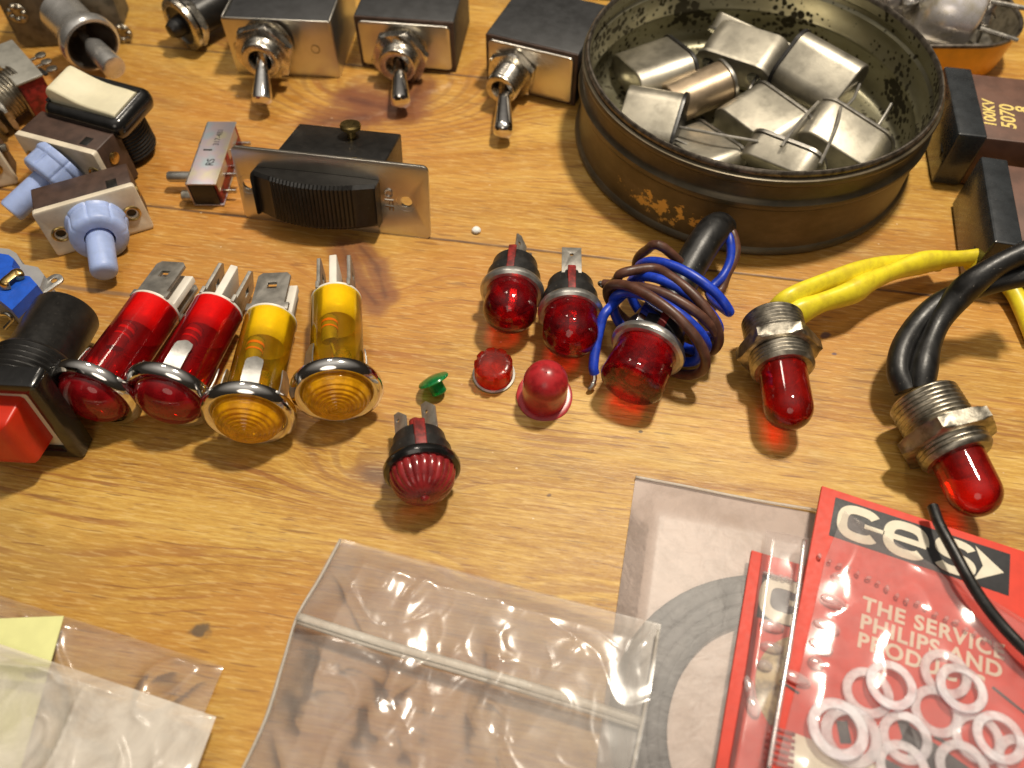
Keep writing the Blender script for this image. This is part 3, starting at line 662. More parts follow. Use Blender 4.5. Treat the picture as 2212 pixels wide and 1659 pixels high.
part('collar', lathe(new(), [(-.1, .60), (.03, .62), (.07, .60), (.10, .575), (.42, .575), (.47, .56), (.51, .51), (.53, .44), (.52, .30), (.3, .30)], 96, Bm, cap=False, rfn=fl), MT['skyblue'], t)
L = (pt-B @ Vector((0, 0, 0))).length
part('plunger', lathe(new(), [(.3, .275), (L-.06, .27), (L-.01, .24), (L, .1)], 36, Bm), MT['skyblue'], t)
# third, cut off by the photo's left edge
q0 = cB(0, 585, .05); q1 = cB(145, 555, .05)
dx = (q1-q0).normalized(); F = basis(q1-dx*1.9, dx, ZUP, dx.cross(ZUP))
t = thing('push_button_switch', 'ivory plated push button cut off by the left edge, only one eyelet showing', 'push button', F, 'sky blue push buttons on ivory plates')
part('mounting_plate', plate([(x+.95, y+.55) for x, y in rr_pts(1.9, 1.1, .05)], [circ(1.9-.28, .48, .11)], .15, .02, T3(0, 0, -.13)), MT['ivory'], t)
part('eyelet', lathe(new(), [(-.01, .11), (.02, .12), (.035, .15), (.02, .175), (.005, .18)], 28, T3(1.62, .48, .015), cap=False), MT['brass'], t)
part('body', box(new(), 1.86, 1.08, .6, T3(.95, .55, -.73), .03), MT['brown'], t)
part('clamp_screw', lathe(new(), [(0, .1), (.1, .1), (.12, .08)], 20, T3(1.9, .7, -.35) @ RY(90)), MT['nickel_dull'], t)

# ------------------------------------------------------------------ rocker switch
cR = crop(0, 0, 2.37)
zt = 1.60
A, Cc, D = P(74, 226, zt), P(332, 190, zt), P(246, 272, zt)
dx = (D-A); dx.z = 0; Wd = dx.length; dx.normalize(); dy = ZUP.cross(dx)
Dp = (Cc-D).dot(dy); Wd = max(Wd, (Cc-A).dot(dx))
F = basis(Vector((A.x, A.y, zt)), dx, dy, ZUP) @ T3(Wd/2, Dp/2, 0) @ RX(4)
t = thing('rocker_switch', 'cream rocker in a thick glossy black bezel on a round threaded body', 'switch', F)
rq = [rayplane(F, u, v, .10) for u, v in ((106, 196), (157, 152), (285, 200), (238, 244))]
rx0, rx1 = min(q.x for q in rq)*.5+sorted(q.x for q in rq)[1]*.5, max(q.x for q in rq)*.5+sorted(q.x for q in rq)[2]*.5
iw, idp = rx1-rx0, min(Dp*.62, 1.15); rcx = (rx0+rx1)/2; rcy = sum(q.y for q in rq)/4
bm = new()
def frame_rings(bm, w, d, r, iw, idp, ir, prof, ox=0, oy=0):
    rs = [ring(bm, [Vector((x, y, z)) for x, y in (rr_pts(w-2*i, d-2*i, max(r-i, .01), 7) if k == 0 else [(px_+ox, py_+oy) for px_, py_ in rr_pts(iw-2*i, idp-2*i, ir, 7)])]) for k, z, i in prof]
    for a, b in zip(rs, rs[1:]): bridge(bm, a, b)
    return bm
frame_rings(bm, Wd, Dp, .28, iw, idp, .06, [(0, -.50, .14), (0, -.42, .04), (0, -.28, 0), (0, -.14, .02), (0, -.05, .08), (0, .0, .17), (1, .0, -.06), (1, -.02, -.02), (1, -.05, -.01), (1, -.35, 0)], rcx, rcy)
part('bezel', bm, MT['black_gloss'], t)
bm = new(); iw -= .03; idp -= .04; secs = []
for i in range(25):
    f = i/24; x = rcx-iw/2+iw*f; zz = .34-.36*f+.05*math.cos(f*6.28)-.03
    if f < .1: zz -= .16*(1-f/.1)**2
    secs.append([bm.verts.new(q) for q in ((x, rcy-idp/2, -.4), (x, rcy-idp/2, zz-.05), (x, rcy-idp/2+.02, zz-.015), (x, rcy-idp/2+.06, zz), (x, rcy+idp/2-.06, zz), (x, rcy+idp/2-.02, zz-.015), (x, rcy+idp/2, zz-.05), (x, rcy+idp/2, -.4))])
for a, b in zip(secs, secs[1:]): bridge(bm, a, b)
bm.faces.new(secs[0]); bm.faces.new(list(reversed(secs[-1])))
part('rocker', bm, MT['cream'], t, ang=60)
part('nut', lathe(new(), [(-.56, Dp*.42), (-.5, Dp*.46), (-.42, Dp*.46)], 72, T3(Wd*.10, 0, 0), rfn=lambda a, z: 1+.012*math.cos(36*a)), MT['nickel_dull'], t)
part('body', lathe(new(), [(-1.48, Dp*.38), (-1.42, Dp*.42)]+[(z, r*1.0) for z, r in thread(-1.4, -.56, Dp*.435, .09, .03)], 56, T3(Wd*.10, 0, 0)), MT['black'], t)

# ------------------------------------------------------------------ heavy shielded toggle on a steel housing (top left)
F, w, h = face_frame((45, 104), (279, 90), (0, 26), (250, 2), 6, .02)
t = thing('panel_toggle_switch', 'heavy toggle switch with a deep chromed collar on a drab steel housing', 'switch', F)
part('housing', box(new(), w, 2.1, .12, T3(w/2, 1.05, -.12), .03, r=.22), MT['bracket'], t)
part('housing_body', box(new(), w*.8, 1.8, 1.6, T3(w/2, .95, -1.75), .05), MT['bracket'], t)
for kx_, ky in ((.10, .80), (.93, .28)):
    bm = new()
    c_ = F.inverted() @ (P(33, 35, .95) if kx_ < .5 else P(264, 75, .25))
    for k in range(7):
        a = 2*math.pi*k/7; lathe(bm, [(0, .085), (.04, .08), (.07, .05), (.08, .01)], 12, T3(c_.x+.17*math.cos(a), c_.y+.17*math.sin(a), 0))
    lathe(bm, [(0, .26), (.02, .25), (.03, .2), (.01, .1)], 24, T3(c_.x, c_.y, 0)); part('rivet', bm, MT['nickel_dull'], t)
cR1 = crop(0, 0, 2.37)
rc = cR1(870, 430, 1.0); bcn = cR1(690, 240, 1.15)
ax = (rc-bcn); G = F.inverted() @ axis_frame(bcn-ax.normalized()*.2, rc); La = ax.length+.2
part('bush', lathe(new(), [(-.4, .54), (La-.75, .54), (La-.6, .58), (La-.42, .62), (La-.36, .68), (La-.28, .72), (La-.1, .73), (La-.02, .70), (La, .64)], 64, G, cap=False), MT['satin_chrome'], t)
part('bore', lathe(new(), [(La-.001, .645), (La-.03, .60), (La-.3, .56), (La-.7, .40), (La-.9, .30), (La-.9, .02)], 64, G, cap=False), MT['dark_bore'], t)
p0 = G @ Vector((0, 0, La-.8)); p1 = F.inverted() @ cR1(1070, 640, .95); L = (p1-p0).length
part('lever', lathe(new(), [(0, .12), (L*.35, .11), (L*.4, .16), (L*.5, .25), (L*.9, .29), (L*.99, .28), (L, .22)], 32, align(p0, p1)), MT['satin_chrome'], t)

# ------------------------------------------------------------------ small boxed push switch with red phenolic body (left edge)
a0, a1, a2 = cR(5, 420, 1.15), cR(110, 365, 1.15), cR(400, 690, 1.15)
yx = (a1-a2); Lb = yx.length; yx.normalize(); xx = yx.cross(ZUP)
F = basis(Vector((a2.x, a2.y, 0)), xx, yx, ZUP)
t = thing('threaded_toggle_switch', 'metal cased switch with red phenolic body and coarse threaded bush at the left edge', 'switch', F)
part('case', box(new(), .66, Lb, .06, T3(-.33, Lb/2, 1.09), .02), MT['zinc'], t)
part('body', box(new(), .60, Lb*.96, .9, T3(-.32, Lb/2+.02, .18), .03), MT['redphen'], t)
part('side_plate', box(new(), .05, Lb*.9, .9, T3(-.64, Lb/2, .22), .02), MT['steel'], t)
part('end_tab', box(new(), .10, .55, .06, T3(.06, .25, 1.02) @ RX(-12), .02), MT['charcoal'], t)
for k in range(3):
    part('solder_lug', lathe(new(), [(0, .12), (.04, .13), (.05, .10)], 16, T3(.32, .55+.3*k, .85+.04*k)), MT['nickel_dull'], t)
    part('solder_lug', box(new(), .35, .09, .05, T3(.15, .55+.3*k, .82+.04*k), .01), MT['nickel_dull'], t)
G = F.inverted() @ axis_frame(cR(190, 800, .72), cR(-30, 960, .62))
part('bush', lathe(new(), thread(-.1, .75, .50, .09, .03), 48, G), MT['nickel_dull'], t)
part('nut', hexnut(new(), .62, .72, .86, G, rot=10), MT['steel'], t)
part('nut', hexnut(new(), .62, 1.0, 1.12, G, rot=35), MT['steel'], t)

# ------------------------------------------------------------------ small black push button with knurled ring (top)
p1 = cR(1680, 240, .72); p0 = cR(1900, 110, .74)
G = axis_frame(p0, p1); L = (p1-p0).length
t = thing('small_push_button', 'small black push button with knurled nickel ring beside the largest toggle switch', 'push button', G)
part('ring_nut', lathe(new(), [(L-.16, .62), (L-.13, .68), (L-.02, .68), (L, .65), (L, .50), (L-.1, .48)], 90, cap=False, rfn=lambda a, z: 1+.008*math.cos(45*a)), MT['nickel'], t)
part('nut', hexnut(new(), .60, L-.42, L-.22), MT['nickel'], t)
part('body', lathe(new(), [(-.8, .46), (-.75, .50), (L-.42, .50), (L-.42, .42), (L-.06, .49), (L-.08, .02)], 40, cap=False), MT['black'], t)
part('plunger', lathe(new(), [(L-.1, .27), (L+.2, .24), (L+.33, .17), (L+.36, .05)], 30), MT['black'], t)

# ------------------------------------------------------------------ brown phenolic blocks with gold numbers (right edge)
def block(label, q_tl, q_bl, z, yl_dir, wx, lines, black_w=.62):
    A = P(*q_tl, z); B = P(*q_bl, z); yv = (A-B); Ln = yv.length; yv.normalize(); xv = yv.cross(ZUP)
    F = basis(Vector((B.x, B.y, 0)), xv, yv, ZUP)
    t = thing('component_block', label, 'component', F, 'brown component blocks at the right edge')
    part('body', box(new(), wx-black_w, Ln-.14, z-.14, T3(black_w+(wx-black_w)/2, Ln/2, .06), .04), MT['brown_block'], t)
    bm = new()
    box(bm, black_w, Ln, z-.05, T3(black_w/2, Ln/2, .05), .05)
    part('end_cap', bm, MT['cap_black'], t)
    part('mounting_slot', box(new(), .02, .30, .16, T3(-.005, .42, z*.40), .005), MT['black'], t)
    for s, x, y, sz in lines:
        part('lettering', text(s, sz, T3(x, y, z-.078) @ RZ(85), .010, .003), MT['gold_ink'], t)
    return t
block('farther brown block with black end cap and gold numbers, by the round tin', (2040, 142), (2071, 289), 1.42, 0, 5.5,
      [('100KV', .90, .50, .36), ('5070', 1.32, .50, .44), ('8', 1.72, 1.14, .44), ('11', 1.80, .72, .34)])
block('nearer brown block with black end cap, just above the black sleeved leads', (2119, 336), (2149, 522), 1.42, 0, 5.5, [('100KV', 1.10, .55, .36)], .55)

# ------------------------------------------------------------------ orange lid holding radio valves (top right)
cY = crop(3400, 0, 3.318); zt = 1.15
q = cY(1400, 590, zt)
xr = cY(2065, 200, zt).x; yf = q.y; Wt, Dt = 4.4, 5.0
t = thing('shallow_tin', 'shallow orange lacquered tin with rounded corners holding silvered radio valves', 'tin', T3(xr-Wt/2, yf+Dt/2, 0) )
rs = new(); rprism(rs, Wt, Dt, 1.5, [(.02, .30), (.0, .24), (.06, .14), (.2, .10), (zt-.08, .0)], k=14, cap=False); part('side', rs, MT['lacquer'], t)
bm = new(); rprism(bm, Wt, Dt, 1.5, [(zt-.10, .0), (zt-.05, -.04), (zt, -.03), (zt+.02, .01), (zt-.01, .05), (zt-.1, .06)], k=14, cap=False); part('rim', bm, MT['tinrim'], t)
bm = new(); rprism(bm, Wt, Dt, 1.5, [(zt-.08, .06), (.2, .16), (.08, .3), (.07, .9)], k=14, cap=False)
bm.verts.ensure_lookup_table(); bm.faces.new(list(bm.verts)[-60:])
part('lining', bm, MT['nickel_dull'], t)
def valve(label, p0, p1, r, pins=True, mark=None):
    F = axis_frame(p0, p1); L = (p1-p0).length
    t = thing('radio_valve', label, 'valve', F, 'silvered valves in the orange tin')
    part('envelope', lathe(new(), [(-.25, .04), (-.22, .12), (-.1, r*.6), (.02, r*.92), (.12, r), (L-.15, r), (L-.05, r*.93), (L, r*.8)], 40), mat('silvered_glass', (.80, .78, .82), .26, .55, .25, 1.6, .2, 4, col2=(.55, .50, .38)), t)
    part('rod', tube(new(), [Vector((r*.75, -r*.75, 0)), Vector((r*.8, -r*.7, L))], .06, 8, smooth=False), MT['gold'], t)
    bm = new(); random.seed(7)
    for k in range(9):
        a = random.random()*6.28; box(bm, .42, .36, .06, T3(r*.35*math.cos(a), r*.35*math.sin(a), L-.02+.04*k) @ RX(random.uniform(-60, 60)) @ RZ(random.uniform(0, 90)), .01)
    part('electrode', bm, MT['solder'], t)
    if pins:
        for k in range(5):
            a = 6.28*k/5+.5; part('pin', tube(new(), [Vector((r*.62*math.cos(a), r*.62*math.sin(a), L+.1)), Vector((r*.72*math.cos(a), r*.72*math.sin(a), L+1.05))], .06, 8, smooth=False), MT['nickel'], t)
    if mark:
        part('lettering', text(mark, .5, Matrix(((0, 1, 0, -.2), (0, 0, 1, r*.985), (1, 0, 0, L*.35), (0, 0, 0, 1))), .006, .02), MT['printed'], t)
    return t
valve('silvered valve lying right in the orange tin with loose pins at its end', cY(800, 60, 1.35), cY(1440, 240, 1.2), .88, mark='62')
valve('bright silvered valve end cut off by the top edge, next to the round tin rim', cY(480, -160, 1.5), cY(620, 10, 1.4), .62, pins=False)

# ------------------------------------------------------------------ neon indicator lamps
def bez(u, v, z): return P(u, v, z)
def neon(label, pf, pb, col, spade_roll, tabs, rings, rib):
    """pf: centre of the bezel, pb: centre of the tube's back end"""
    F = axis_frame(pf, pb); L = (pb-pf).length; tube_m, lens_m = (MT['redtube'], MT['redlens']) if col == 'red' else (MT['ambtube'], MT['amblens'])
    t = thing('indicator_lamp', label, 'indicator lamp', F, 'neon indicator lamps lying in a row')
    part('bezel', lathe(new(), [(.16, .60), (.16, .76), (.12, .82), (.04, .835), (-.04, .80), (-.085, .73), (-.07, .64), (-.03, .60), (.05, .60)], 72, cap=False), MT['chrome'], t)
    if rings:
        pr = [(.02, .60)]; n = 90
        for i in range(n+1):
            r = .60*(1-i/n); dome = -.36*math.sqrt(max(0, 1-(r/.605)**2))-.03
            pr.append((dome+.010*math.cos(2*math.pi*r/.070), max(r, .002)))
        part('lens', lathe(new(), pr, 72, cap=False), lens_m, t)
    else:
        part('lens', lathe(new(), [(.02, .60)]+[(-.03-.36*math.sin(a), .60*math.cos(a)) for a in [R(x) for x in range(0, 90, 6)]]+[(-.39, .002)], 64, cap=False), lens_m, t)
    part('reflector', lathe(new(), [(.04, .59), (.05, .3), (.05, .01)], 40, cap=False), MT['lacquer'] if col == 'amber' else MT['redphen'], t)
    part('tube', lathe(new(), [(.10, .50), (.3, .495), (L-.02, .49)], 64, cap=False), tube_m, t)
    part('end_plug', lathe(new(), [(L-.66, .36), (L-.60, .43), (L-.5, .468), (L-.02, .47), (L-.005, .485), (L+.03, .49), (L+.05, .47)], 48), MT['white'], t)
    bm = new(); tube(bm, [Vector((.1, .18, L-.6)), Vector((.10, .18, L-1.15)), Vector((.05, .1, L-1.35)), Vector((-.05, .0, .5))], lambda f: .15 if f < .45 else .03, 12); part('resistor', bm, MT['resist'], t)
    part('resistor_band', lathe(new(), [(-.03, .15), (-.03, .16), (.03, .16), (.03, .15)], 20, T3(.10, .18, L-.80), cap=False), MT['stripe'], t)
    part('resistor_band', lathe(new(), [(-.02, .15), (-.02, .16), (.02, .16), (.02, .15)], 20, T3(.10, .18, L-.95), cap=False), MT['stripe'], t)
    part('neon_bulb', lathe(new(), [(.3, .05), (.34, .16), (.8, .17), (.9, .12), (.92, .02)], 20, T3(-.12, .05, 0)), MT['bulb'], t)
    Q = RZ(spade_roll)
    for sgn in (-1, 1):                     # two spade terminals either side of a fin
        M = Q @ T3(sgn*.30, 0, L+.02) @ RY(-90) @ RZ(0)
        ol = [(0, -.40), (.0, .40), (.16, .40), (.16, .315), (.92, .315), (1.0, .24), (1.0, -.24), (.92, -.315), (.16, -.315), (.16, -.40)]
        # local: x along lamp axis, y across, z thickness
        hole = [(.56, -.10), (.56, .10), (.74, .10), (.74, -.10)]
        bmq = plate(ol, [hole], .07, .008)
        bmq.transform(Q @ T3(sgn*.30-.035, 0, L+.02) @ Matrix(((0, 0, 1, 0), (0, 1, 0, 0), (1, 0, 0, 0), (0, 0, 0, 1))))
        part('spade_terminal', bmq, MT['tag'], t)
    bm = new(); box(bm, .15, .80, .88, Q @ T3(0, 0, L+.04), .02); part('divider', bm, MT['white'], t)
    for a in tabs:
        bm = new(); tl = .80; secs = []
        for i in range(13):
            f = i/12; z = .12+tl*f; r = .515+.035*math.sin(math.pi*f); hw = .155*(1 if f < .85 else math.sqrt(max(0.0, 1-((f-.85)/.152)**2)))
            secs.append([bm.verts.new(RZ(a) @ Vector(q_)) for q_ in ((r, -hw, z), (r+.022, -hw, z), (r+.022, hw, z), (r, hw, z))])
        for A_, B_ in zip(secs, secs[1:]): bridge(bm, A_, B_)
        bm.faces.new(secs[0]); bm.faces.new(secs[-1]); part('spring_clip', bm, MT['tab'], t)
    return t
# local x is horizontal; with z pointing away from the viewer local x points left
neon('smooth red indicator lamp at the left end of the row, touching the square black button', P(204, 853, .80), P(335, 668, .62), 'red', 82, (8, 182), False, 0)
neon('second indicator lamp from the left, red with a clip lying on top of its tube', P(366, 858, .80), P(470, 672, .62), 'red', 12, (100, 205), False, 0)
neon('amber indicator lamp between the red ones and the separate amber one, wide tag on top', P(537, 898, .80), P(585, 695, .62), 'amber', 88, (100, 172, 15), True, 0)
neon('amber indicator lamp lying a little apart at the right end of the row', P(728, 848, .80), P(727, 650, .62), 'amber', 0, (38, 180, 270), True, 0)

# ------------------------------------------------------------------ big square red push button with threaded black barrel (left edge)
p0 = P(18, 890, 1.0); p1 = P(138, 690, .78); F = axis_frame(p0, p1, 0); L = (p1-p0).length
t = thing('square_push_button', 'square red push button with black bezel and long threaded barrel at the left edge', 'push button', F)
part('barrel', lathe(new(), [(.3, .62)]+thread(.30, 1.12, .72, .115, .04)+[(1.14, .60), (1.16, .595), (L+.12, .595), (L+.17, .57), (L+.18, .45)], 64), MT['black'], t)
part('gasket', lathe(new(), [(.20, .78), (.23, .84), (.29, .84), (.31, .74)], 56), MT['white'], t)
bm = new(); frame_rings(bm, 2.05, 2.05, .10, 1.58, 1.58, .04, [(0, .22, .04), (0, .18, 0), (0, -.14, 0), (0, -.20, .02), (0, -.22, .07), (1, -.22, -.02), (1, -.20, 0), (1, .0, .02)])
part('bezel', bm, MT['black_gloss'], t)
part('liner', rprism(new(), 1.56, 1.56, .04, [(.0, 0), (-.10, .0), (-.10, .06)], cap=True), MT['cream'], t)
part('button', rprism(new(), 1.20, 1.20, .08, [(-.05, 0), (-.58, .03), (-.66, .06), (-.72, .14), (-.74, .24)], k=6), MT['red'], t)

# ------------------------------------------------------------------ blue and grey switch block with gilt hook (left edge)
cC = crop(0, 950, 3.016)
t = thing('switch_block', 'blue and grey plastic switch block with a gilt hook and tin tag, left edge', 'switch', T3(*P(20, 620, 0)))
Fi = T3(*P(20, 620, 0)).inverted()
def poly(name, pts, z0, z1, m, par, Fi, bev=0):
    bm = new(); prism(bm, [(q.x, q.y) for q in [Fi @ p for p in pts]], z0, z1); part(name, bm, m, par)
poly('housing', [cC(-300, 140, .55), cC(0, 105, .55), (cC(130, 120, .55)), cC(215, 170, .55), cC(290, 300, .55), cC(470, 335, .55), cC(545, 430, .55), cC(500, 560, .55), cC(300, 800, .55), cC(150, 860, .55), cC(-20, 700, .55), cC(-300, 600, .55)], .02, .62, MT['grey'], t, Fi)
poly('cover', [cC(-300, 180, .8), cC(0, 165, .8), cC(120, 185, .8), cC(185, 235, .8), cC(160, 330, .8), cC(260, 425, .8), cC(370, 440, .8), cC(460, 540, .8), cC(160, 840, .8), cC(60, 760, .8), cC(-80, 650, .8), cC(-300, 560, .8)], .60, .86, MT['blue'], t, Fi)
bm = new(); tube(bm, [Fi @ q for q in (cC(75, 560, .88), cC(50, 505, .98), cC(60, 470, 1.0), cC(140, 405, 1.0), cC(190, 365, 1.0), cC(225, 400, .98), cC(215, 440, .9))], .045, 10, flat=2.2); part('gilt_hook', bm, MT['gold'], t)
a = Fi @ cC(450, 600, .45); b = Fi @ cC(645, 470, .45); ang = math.atan2(b.y-a.y, b.x-a.x); ll = (b-a).length
part('tag', plate([(x+ll/2, y) for x, y in rr_pts(ll+.34, .32, .15)], [circ(ll, 0, .07, 16)], .05, .006, T3(a.x, a.y, .42) @ RZ(math.degrees(ang))), MT['tab'], t)
t = thing('wire_clip', 'bent bright wire clip peeking out below the blue switch block', 'clip', T3(*cC(30, 900, .1)))
bm = new(); Fi = T3(*cC(30, 900, .1)).inverted(); tube(bm, [Fi @ q for q in (cC(-60, 900, .2), cC(20, 865, .4), cC(100, 870, .45), cC(140, 930, .35), cC(60, 1030, .2))], .05, 10); part('wire', bm, MT['nickel'], t)

# ------------------------------------------------------------------ round red pilot lamps
def pilot(label, pf, pb, dome_len, rd=.50, flange='chrome', tags=((0, 1),), roll=0, stripe=90, flat_end=False, ribs=False, body_r=.56, fl=.64):
    F = axis_frame(pf, pb); L = (pb-pf).length
    t = thing('pilot_lamp', label, 'pilot lamp', F, None if ribs else 'round red pilot lamps')
    part('flange', lathe(new(), [(.10, body_r), (.10, fl-.02), (.05, fl), (-.02, fl-.01), (-.06, fl-.06), (-.06, rd-.02), (.0, rd-.04)], 64, cap=False), MT['tab' if flange == 'chrome' else 'black_gloss'], t)
    part('body', lathe(new(), [(.08, body_r-.02), (L*.55, body_r-.02), (L*.57, body_r-.07), (L*.96, body_r-.10), (L, body_r-.14), (L+.01, .02)], 48, cap=False), MT['charcoal'], t)
    if ribs:
        pr = [(.0, rd)]+[(-dome_len*math.sin(a)**.9, rd*math.cos(a)**.8) for a in [R(x) for x in range(6, 90, 6)]]+[(-dome_len, .01)]
        part('lens', lathe(new(), pr, 132, cap=False, rfn=lambda a, z: 1+.055*(abs(math.cos(11*a))**.7-.5)*(1 if z > -dome_len*.97 else .2)), MT['redrib'], t)
        part('lens_tip', lathe(new(), [(-dome_len+.02, .10), (-dome_len-.03, .07), (-dome_len-.05, .02)], 16), MT['redrib'], t)
    else:
        cyl = dome_len-rd*(.35 if flat_end else .9); e_ = rd*(.35 if flat_end else .9); k_ = 3.2 if flat_end else 2.0
        pr = [(.05, rd*.96), (-.04, rd*.985), (-.12, rd*.95), (-.2, rd*.96), (-cyl, rd)]
        for d_ in range(10, 90, 8):
            a = R(d_); pr.append((-cyl-e_*abs(math.sin(a))**(2/k_), rd*abs(math.cos(a))**(2/k_)))
        pr.append((-cyl-e_, .01))
        part('lens', lathe(new(), pr, 64, cap=False), MT['redc'], t)
        bm = new(); lathe(bm, [(.04, rd*.8), (0, rd*.75), (-.1, .3), (-.2, .12), (-.32, .16), (-.48, .2), (-.58, .14), (-.62, .02)], 9); part('glint_bulb', bm, MT['nickel'], t, ang=20)  # faceted nickel in place of bulb glass, added for red glints
    part('stripe', box(new(), .16 if not ribs else .2, .05, L*.9, RZ(stripe-90) @ T3(0, body_r-.045, .1), .02), MT['redphen'], t)
    for (ang, off, ln_, wdt, flatr) in tags:
        bmq = plate([(0, -wdt/2), (0, wdt/2), (ln_*.75, wdt/2), (ln_, wdt*(.5 if flatr else -.1)), (ln_, -wdt/2)], [circ(ln_*.72, 0 if flatr else -.05, .045, 12)], .045, .006)
        bmq.transform((T3(off, .10, L-.1) @ RZ(52) if ribs else RZ(ang) @ T3(off, 0, L-.1)) @ Matrix(((0, 0, 1, 0), (0, 1, 0, 0), (1, 0, 0, 0), (0, 0, 0, 1))))
        part('terminal', bmq, MT['tag'], t)
    return t
cP = crop(1800, 850, 1.951)
pilot('clear red pilot lamp with chrome flange, farthest left of the chrome ringed three', P(1106, 632, .66), P(1113, 572, .60), .92, tags=((90+40, .10, .85, .26, False), (20, -.30, .62, .22, False)), stripe=84, rd=.53)
t = [o for o in COL.objects if o.name.startswith('pilot_lamp')][-1]
part('stripe', lathe(new(), [(0, .12), (.14, .11), (.18, .06), (.19, .01)], 16, T3(-.22, .22, .55)), MT['redphen'], t)
pilot('clear red pilot lamp with one holed tag sticking up, middle of the chrome ringed three', P(1232, 678, .66), P(1232, 616, .60), .98, tags=((90, .40, .72, .38, True),), rd=.54, stripe=90)
pC0, pC1 = P(1398, 757, .72), P(1428, 695, .72)
tl = pilot('clear red pilot lamp wrapped in its own blue and brown wires', pC0, pC1, .96, rd=.60, fl=.72, body_r=.60, flat_end=True, tags=(), stripe=100)
Fi = tl.matrix_world.inverted()
cW = crop(2300, 800, 1.9514)
sl = [P(1440, 665, .85), P(1473, 608, .95), P(1500, 560, 1.05), P(1528, 515, 1.15), P(1552, 488, 1.12), P(1572, 492, .95)]
part('black_sleeve', tube(new(), [Fi @ q for q in sl], lambda f: .33 if f < .7 else .33-.12*(f-.7)/.3, 24), MT['black_sl'], tl)
part('lamp_frame', box(new(), .5, .12, .6, T3(.12, .48, .10), .03), MT['chrome'], tl)
# wires wound round the lamp
axd = (sl[1]-pC1); 
A0 = P(1408, 722, .78); A1 = P(1478, 632, .86)
zax = (A1-A0).normalized(); xax = ZUP.cross(zax).normalized(); yax = zax.cross(xax)
def wind(turns, fs, ph, rr, seed, n=14):
    random.seed(seed); pts = []; N = int(turns*n)
    jit = [random.uniform(-.10, .14) for _ in range(int(turns)+3)]
    for i in range(N+1):
        a = 2*math.pi*i/n+ph; g = i/N*(len(fs)-1); j = min(int(g), len(fs)-2); f = fs[j]+(fs[j+1]-fs[j])*(g-j); k = int(i/n); w_ = (i % n)/n
        r = rr+jit[k]*(1-w_)+jit[k+1]*w_
        c = A0+(A1-A0)*f
        pts.append(c+xax*(r*1.22*math.cos(a))+yax*(r*.86*math.sin(a))+zax*(.10*math.cos(a+.4)))
    for q in pts:
        if q.z < .1: q.z = .1
    return pts
blue = [cW(80, 1310, .28), cW(72, 1250, .40), cW(90, 1110, .55), cW(125, 940, .75), cW(165, 840, .9)]+wind(3.45, (.30, .05, .45, .75, 1.0), R(8), .80, 3)+[P(1532, 634, .5), P(1562, 596, .6), P(1578, 560, .75), P(1577, 520, .95), P(1571, 498, .98)]
blue = [q.copy() for q in blue]
part('blue_wire', tube(new(), [Fi @ q for q in blue], .095, 12, n=5), MT['bluew'], tl)
part('bare_end', tube(new(), [Fi @ q for q in (cW(80, 1315, .28), cW(78, 1360, .2), cW(60, 1405, .14), cW(35, 1430, .1))], lambda f: .05 if f < .5 else .07-.06*(f-.5), 8), MT['solder'], tl)
brn = [cW(150, 620, .75), cW(215, 620, .85), cW(250, 590, 1.1), cW(300, 535, 1.45)]+wind(3.0, (.75, .25, -.05, .5, 1.15), R(55), .90, 8)+[P(1540, 632, .45), P(1572, 590, .6), P(1590, 545, .8), P(1584, 508, .98), P(1574, 494, 1.0)]
part('brown_wire', tube(new(), [Fi @ q for q in brn], .095, 12, n=5), MT['brownw'], tl)
part('bare_end', tube(new(), [Fi @ q for q in (cW(155, 620, .75), cW(120, 615, .72), cW(150, 640, .68))], .05, 8), MT['solder'], tl)
# ribbed lamp
pilot('ribbed red pilot lamp with black flange lying alone on the bare wood', P(912, 1018, .68), P(905, 948, .58), .56, rd=.55, flange='black', ribs=True, body_r=.56, fl=.66, tags=((0, -.24, .85, .30, False), (0, .27, .68, .26, False)), stripe=96)
tr = [o for o in COL.objects if o.name.startswith('pilot_lamp')][-1]
part('stripe', lathe(new(), [(0, .12), (.2, .11), (.25, .06), (.26, .01)], 16, T3(.02, .30, .66)), MT['redphen'], tr)

# ------------------------------------------------------------------ loose caps
t = thing('fluted_cap', 'small fluted orange red lens cap with a dirty metal edge', 'lens cap', T3(*P(1067, 812, 0)) @ RX(6) @ Matrix.Scale(1.13, 4))
part('cap', lathe(new(), [(.07, .31), (.08, .33), (.41, .325), (.44, .28), (.445, .2), (.43, .05), (.43, .01)], 96, cap=False, rfn=lambda a, z: 1-.10*max(0, math.cos(9*a))**2.2 if .1 < z < .425 else 1), MT['orangec'], t)
part('metal_edge', lathe(new(), [(.015, .345), (.02, .365), (.07, .365), (.08, .33)], 48, cap=False), MT['steel'], t)
part('cap_base', lathe(new(), [(.0, .32), (.03, .34), (.06, .33), (.07, .02)], 48), MT['redfrost'], t)
c_ = P(1176, 866, 0)
t = thing('dome_cap', 'frosted red dome cap with a brim standing upright', 'lens cap', T3(c_.x, c_.y+.08, 0) @ RX(10) @ T3(0, 0, .07))
part('dome', lathe(new(), [(.0, .425), (.40, .42), (.55, .41)]+[(.62+.42*math.sin(R(a)), .415*math.cos(R(a))) for a in range(4, 90, 7)]+[(1.045, .01)], 56, cap=False), MT['redfrost'], t)
part('brim', lathe(new(), [(.03, .40), (.035, .49), (.02, .53), (-.02, .53), (-.04, .50), (-.03, .38)], 56, cap=False), MT['redfrost'], t)
c_ = P(940, 843, 0)
t = thing('mushroom_plug', 'tiny green mushroom shaped lens plug lying on its side', 'plug', T3(c_.x, c_.y, .30) @ RX(-38) @ RY(-24))
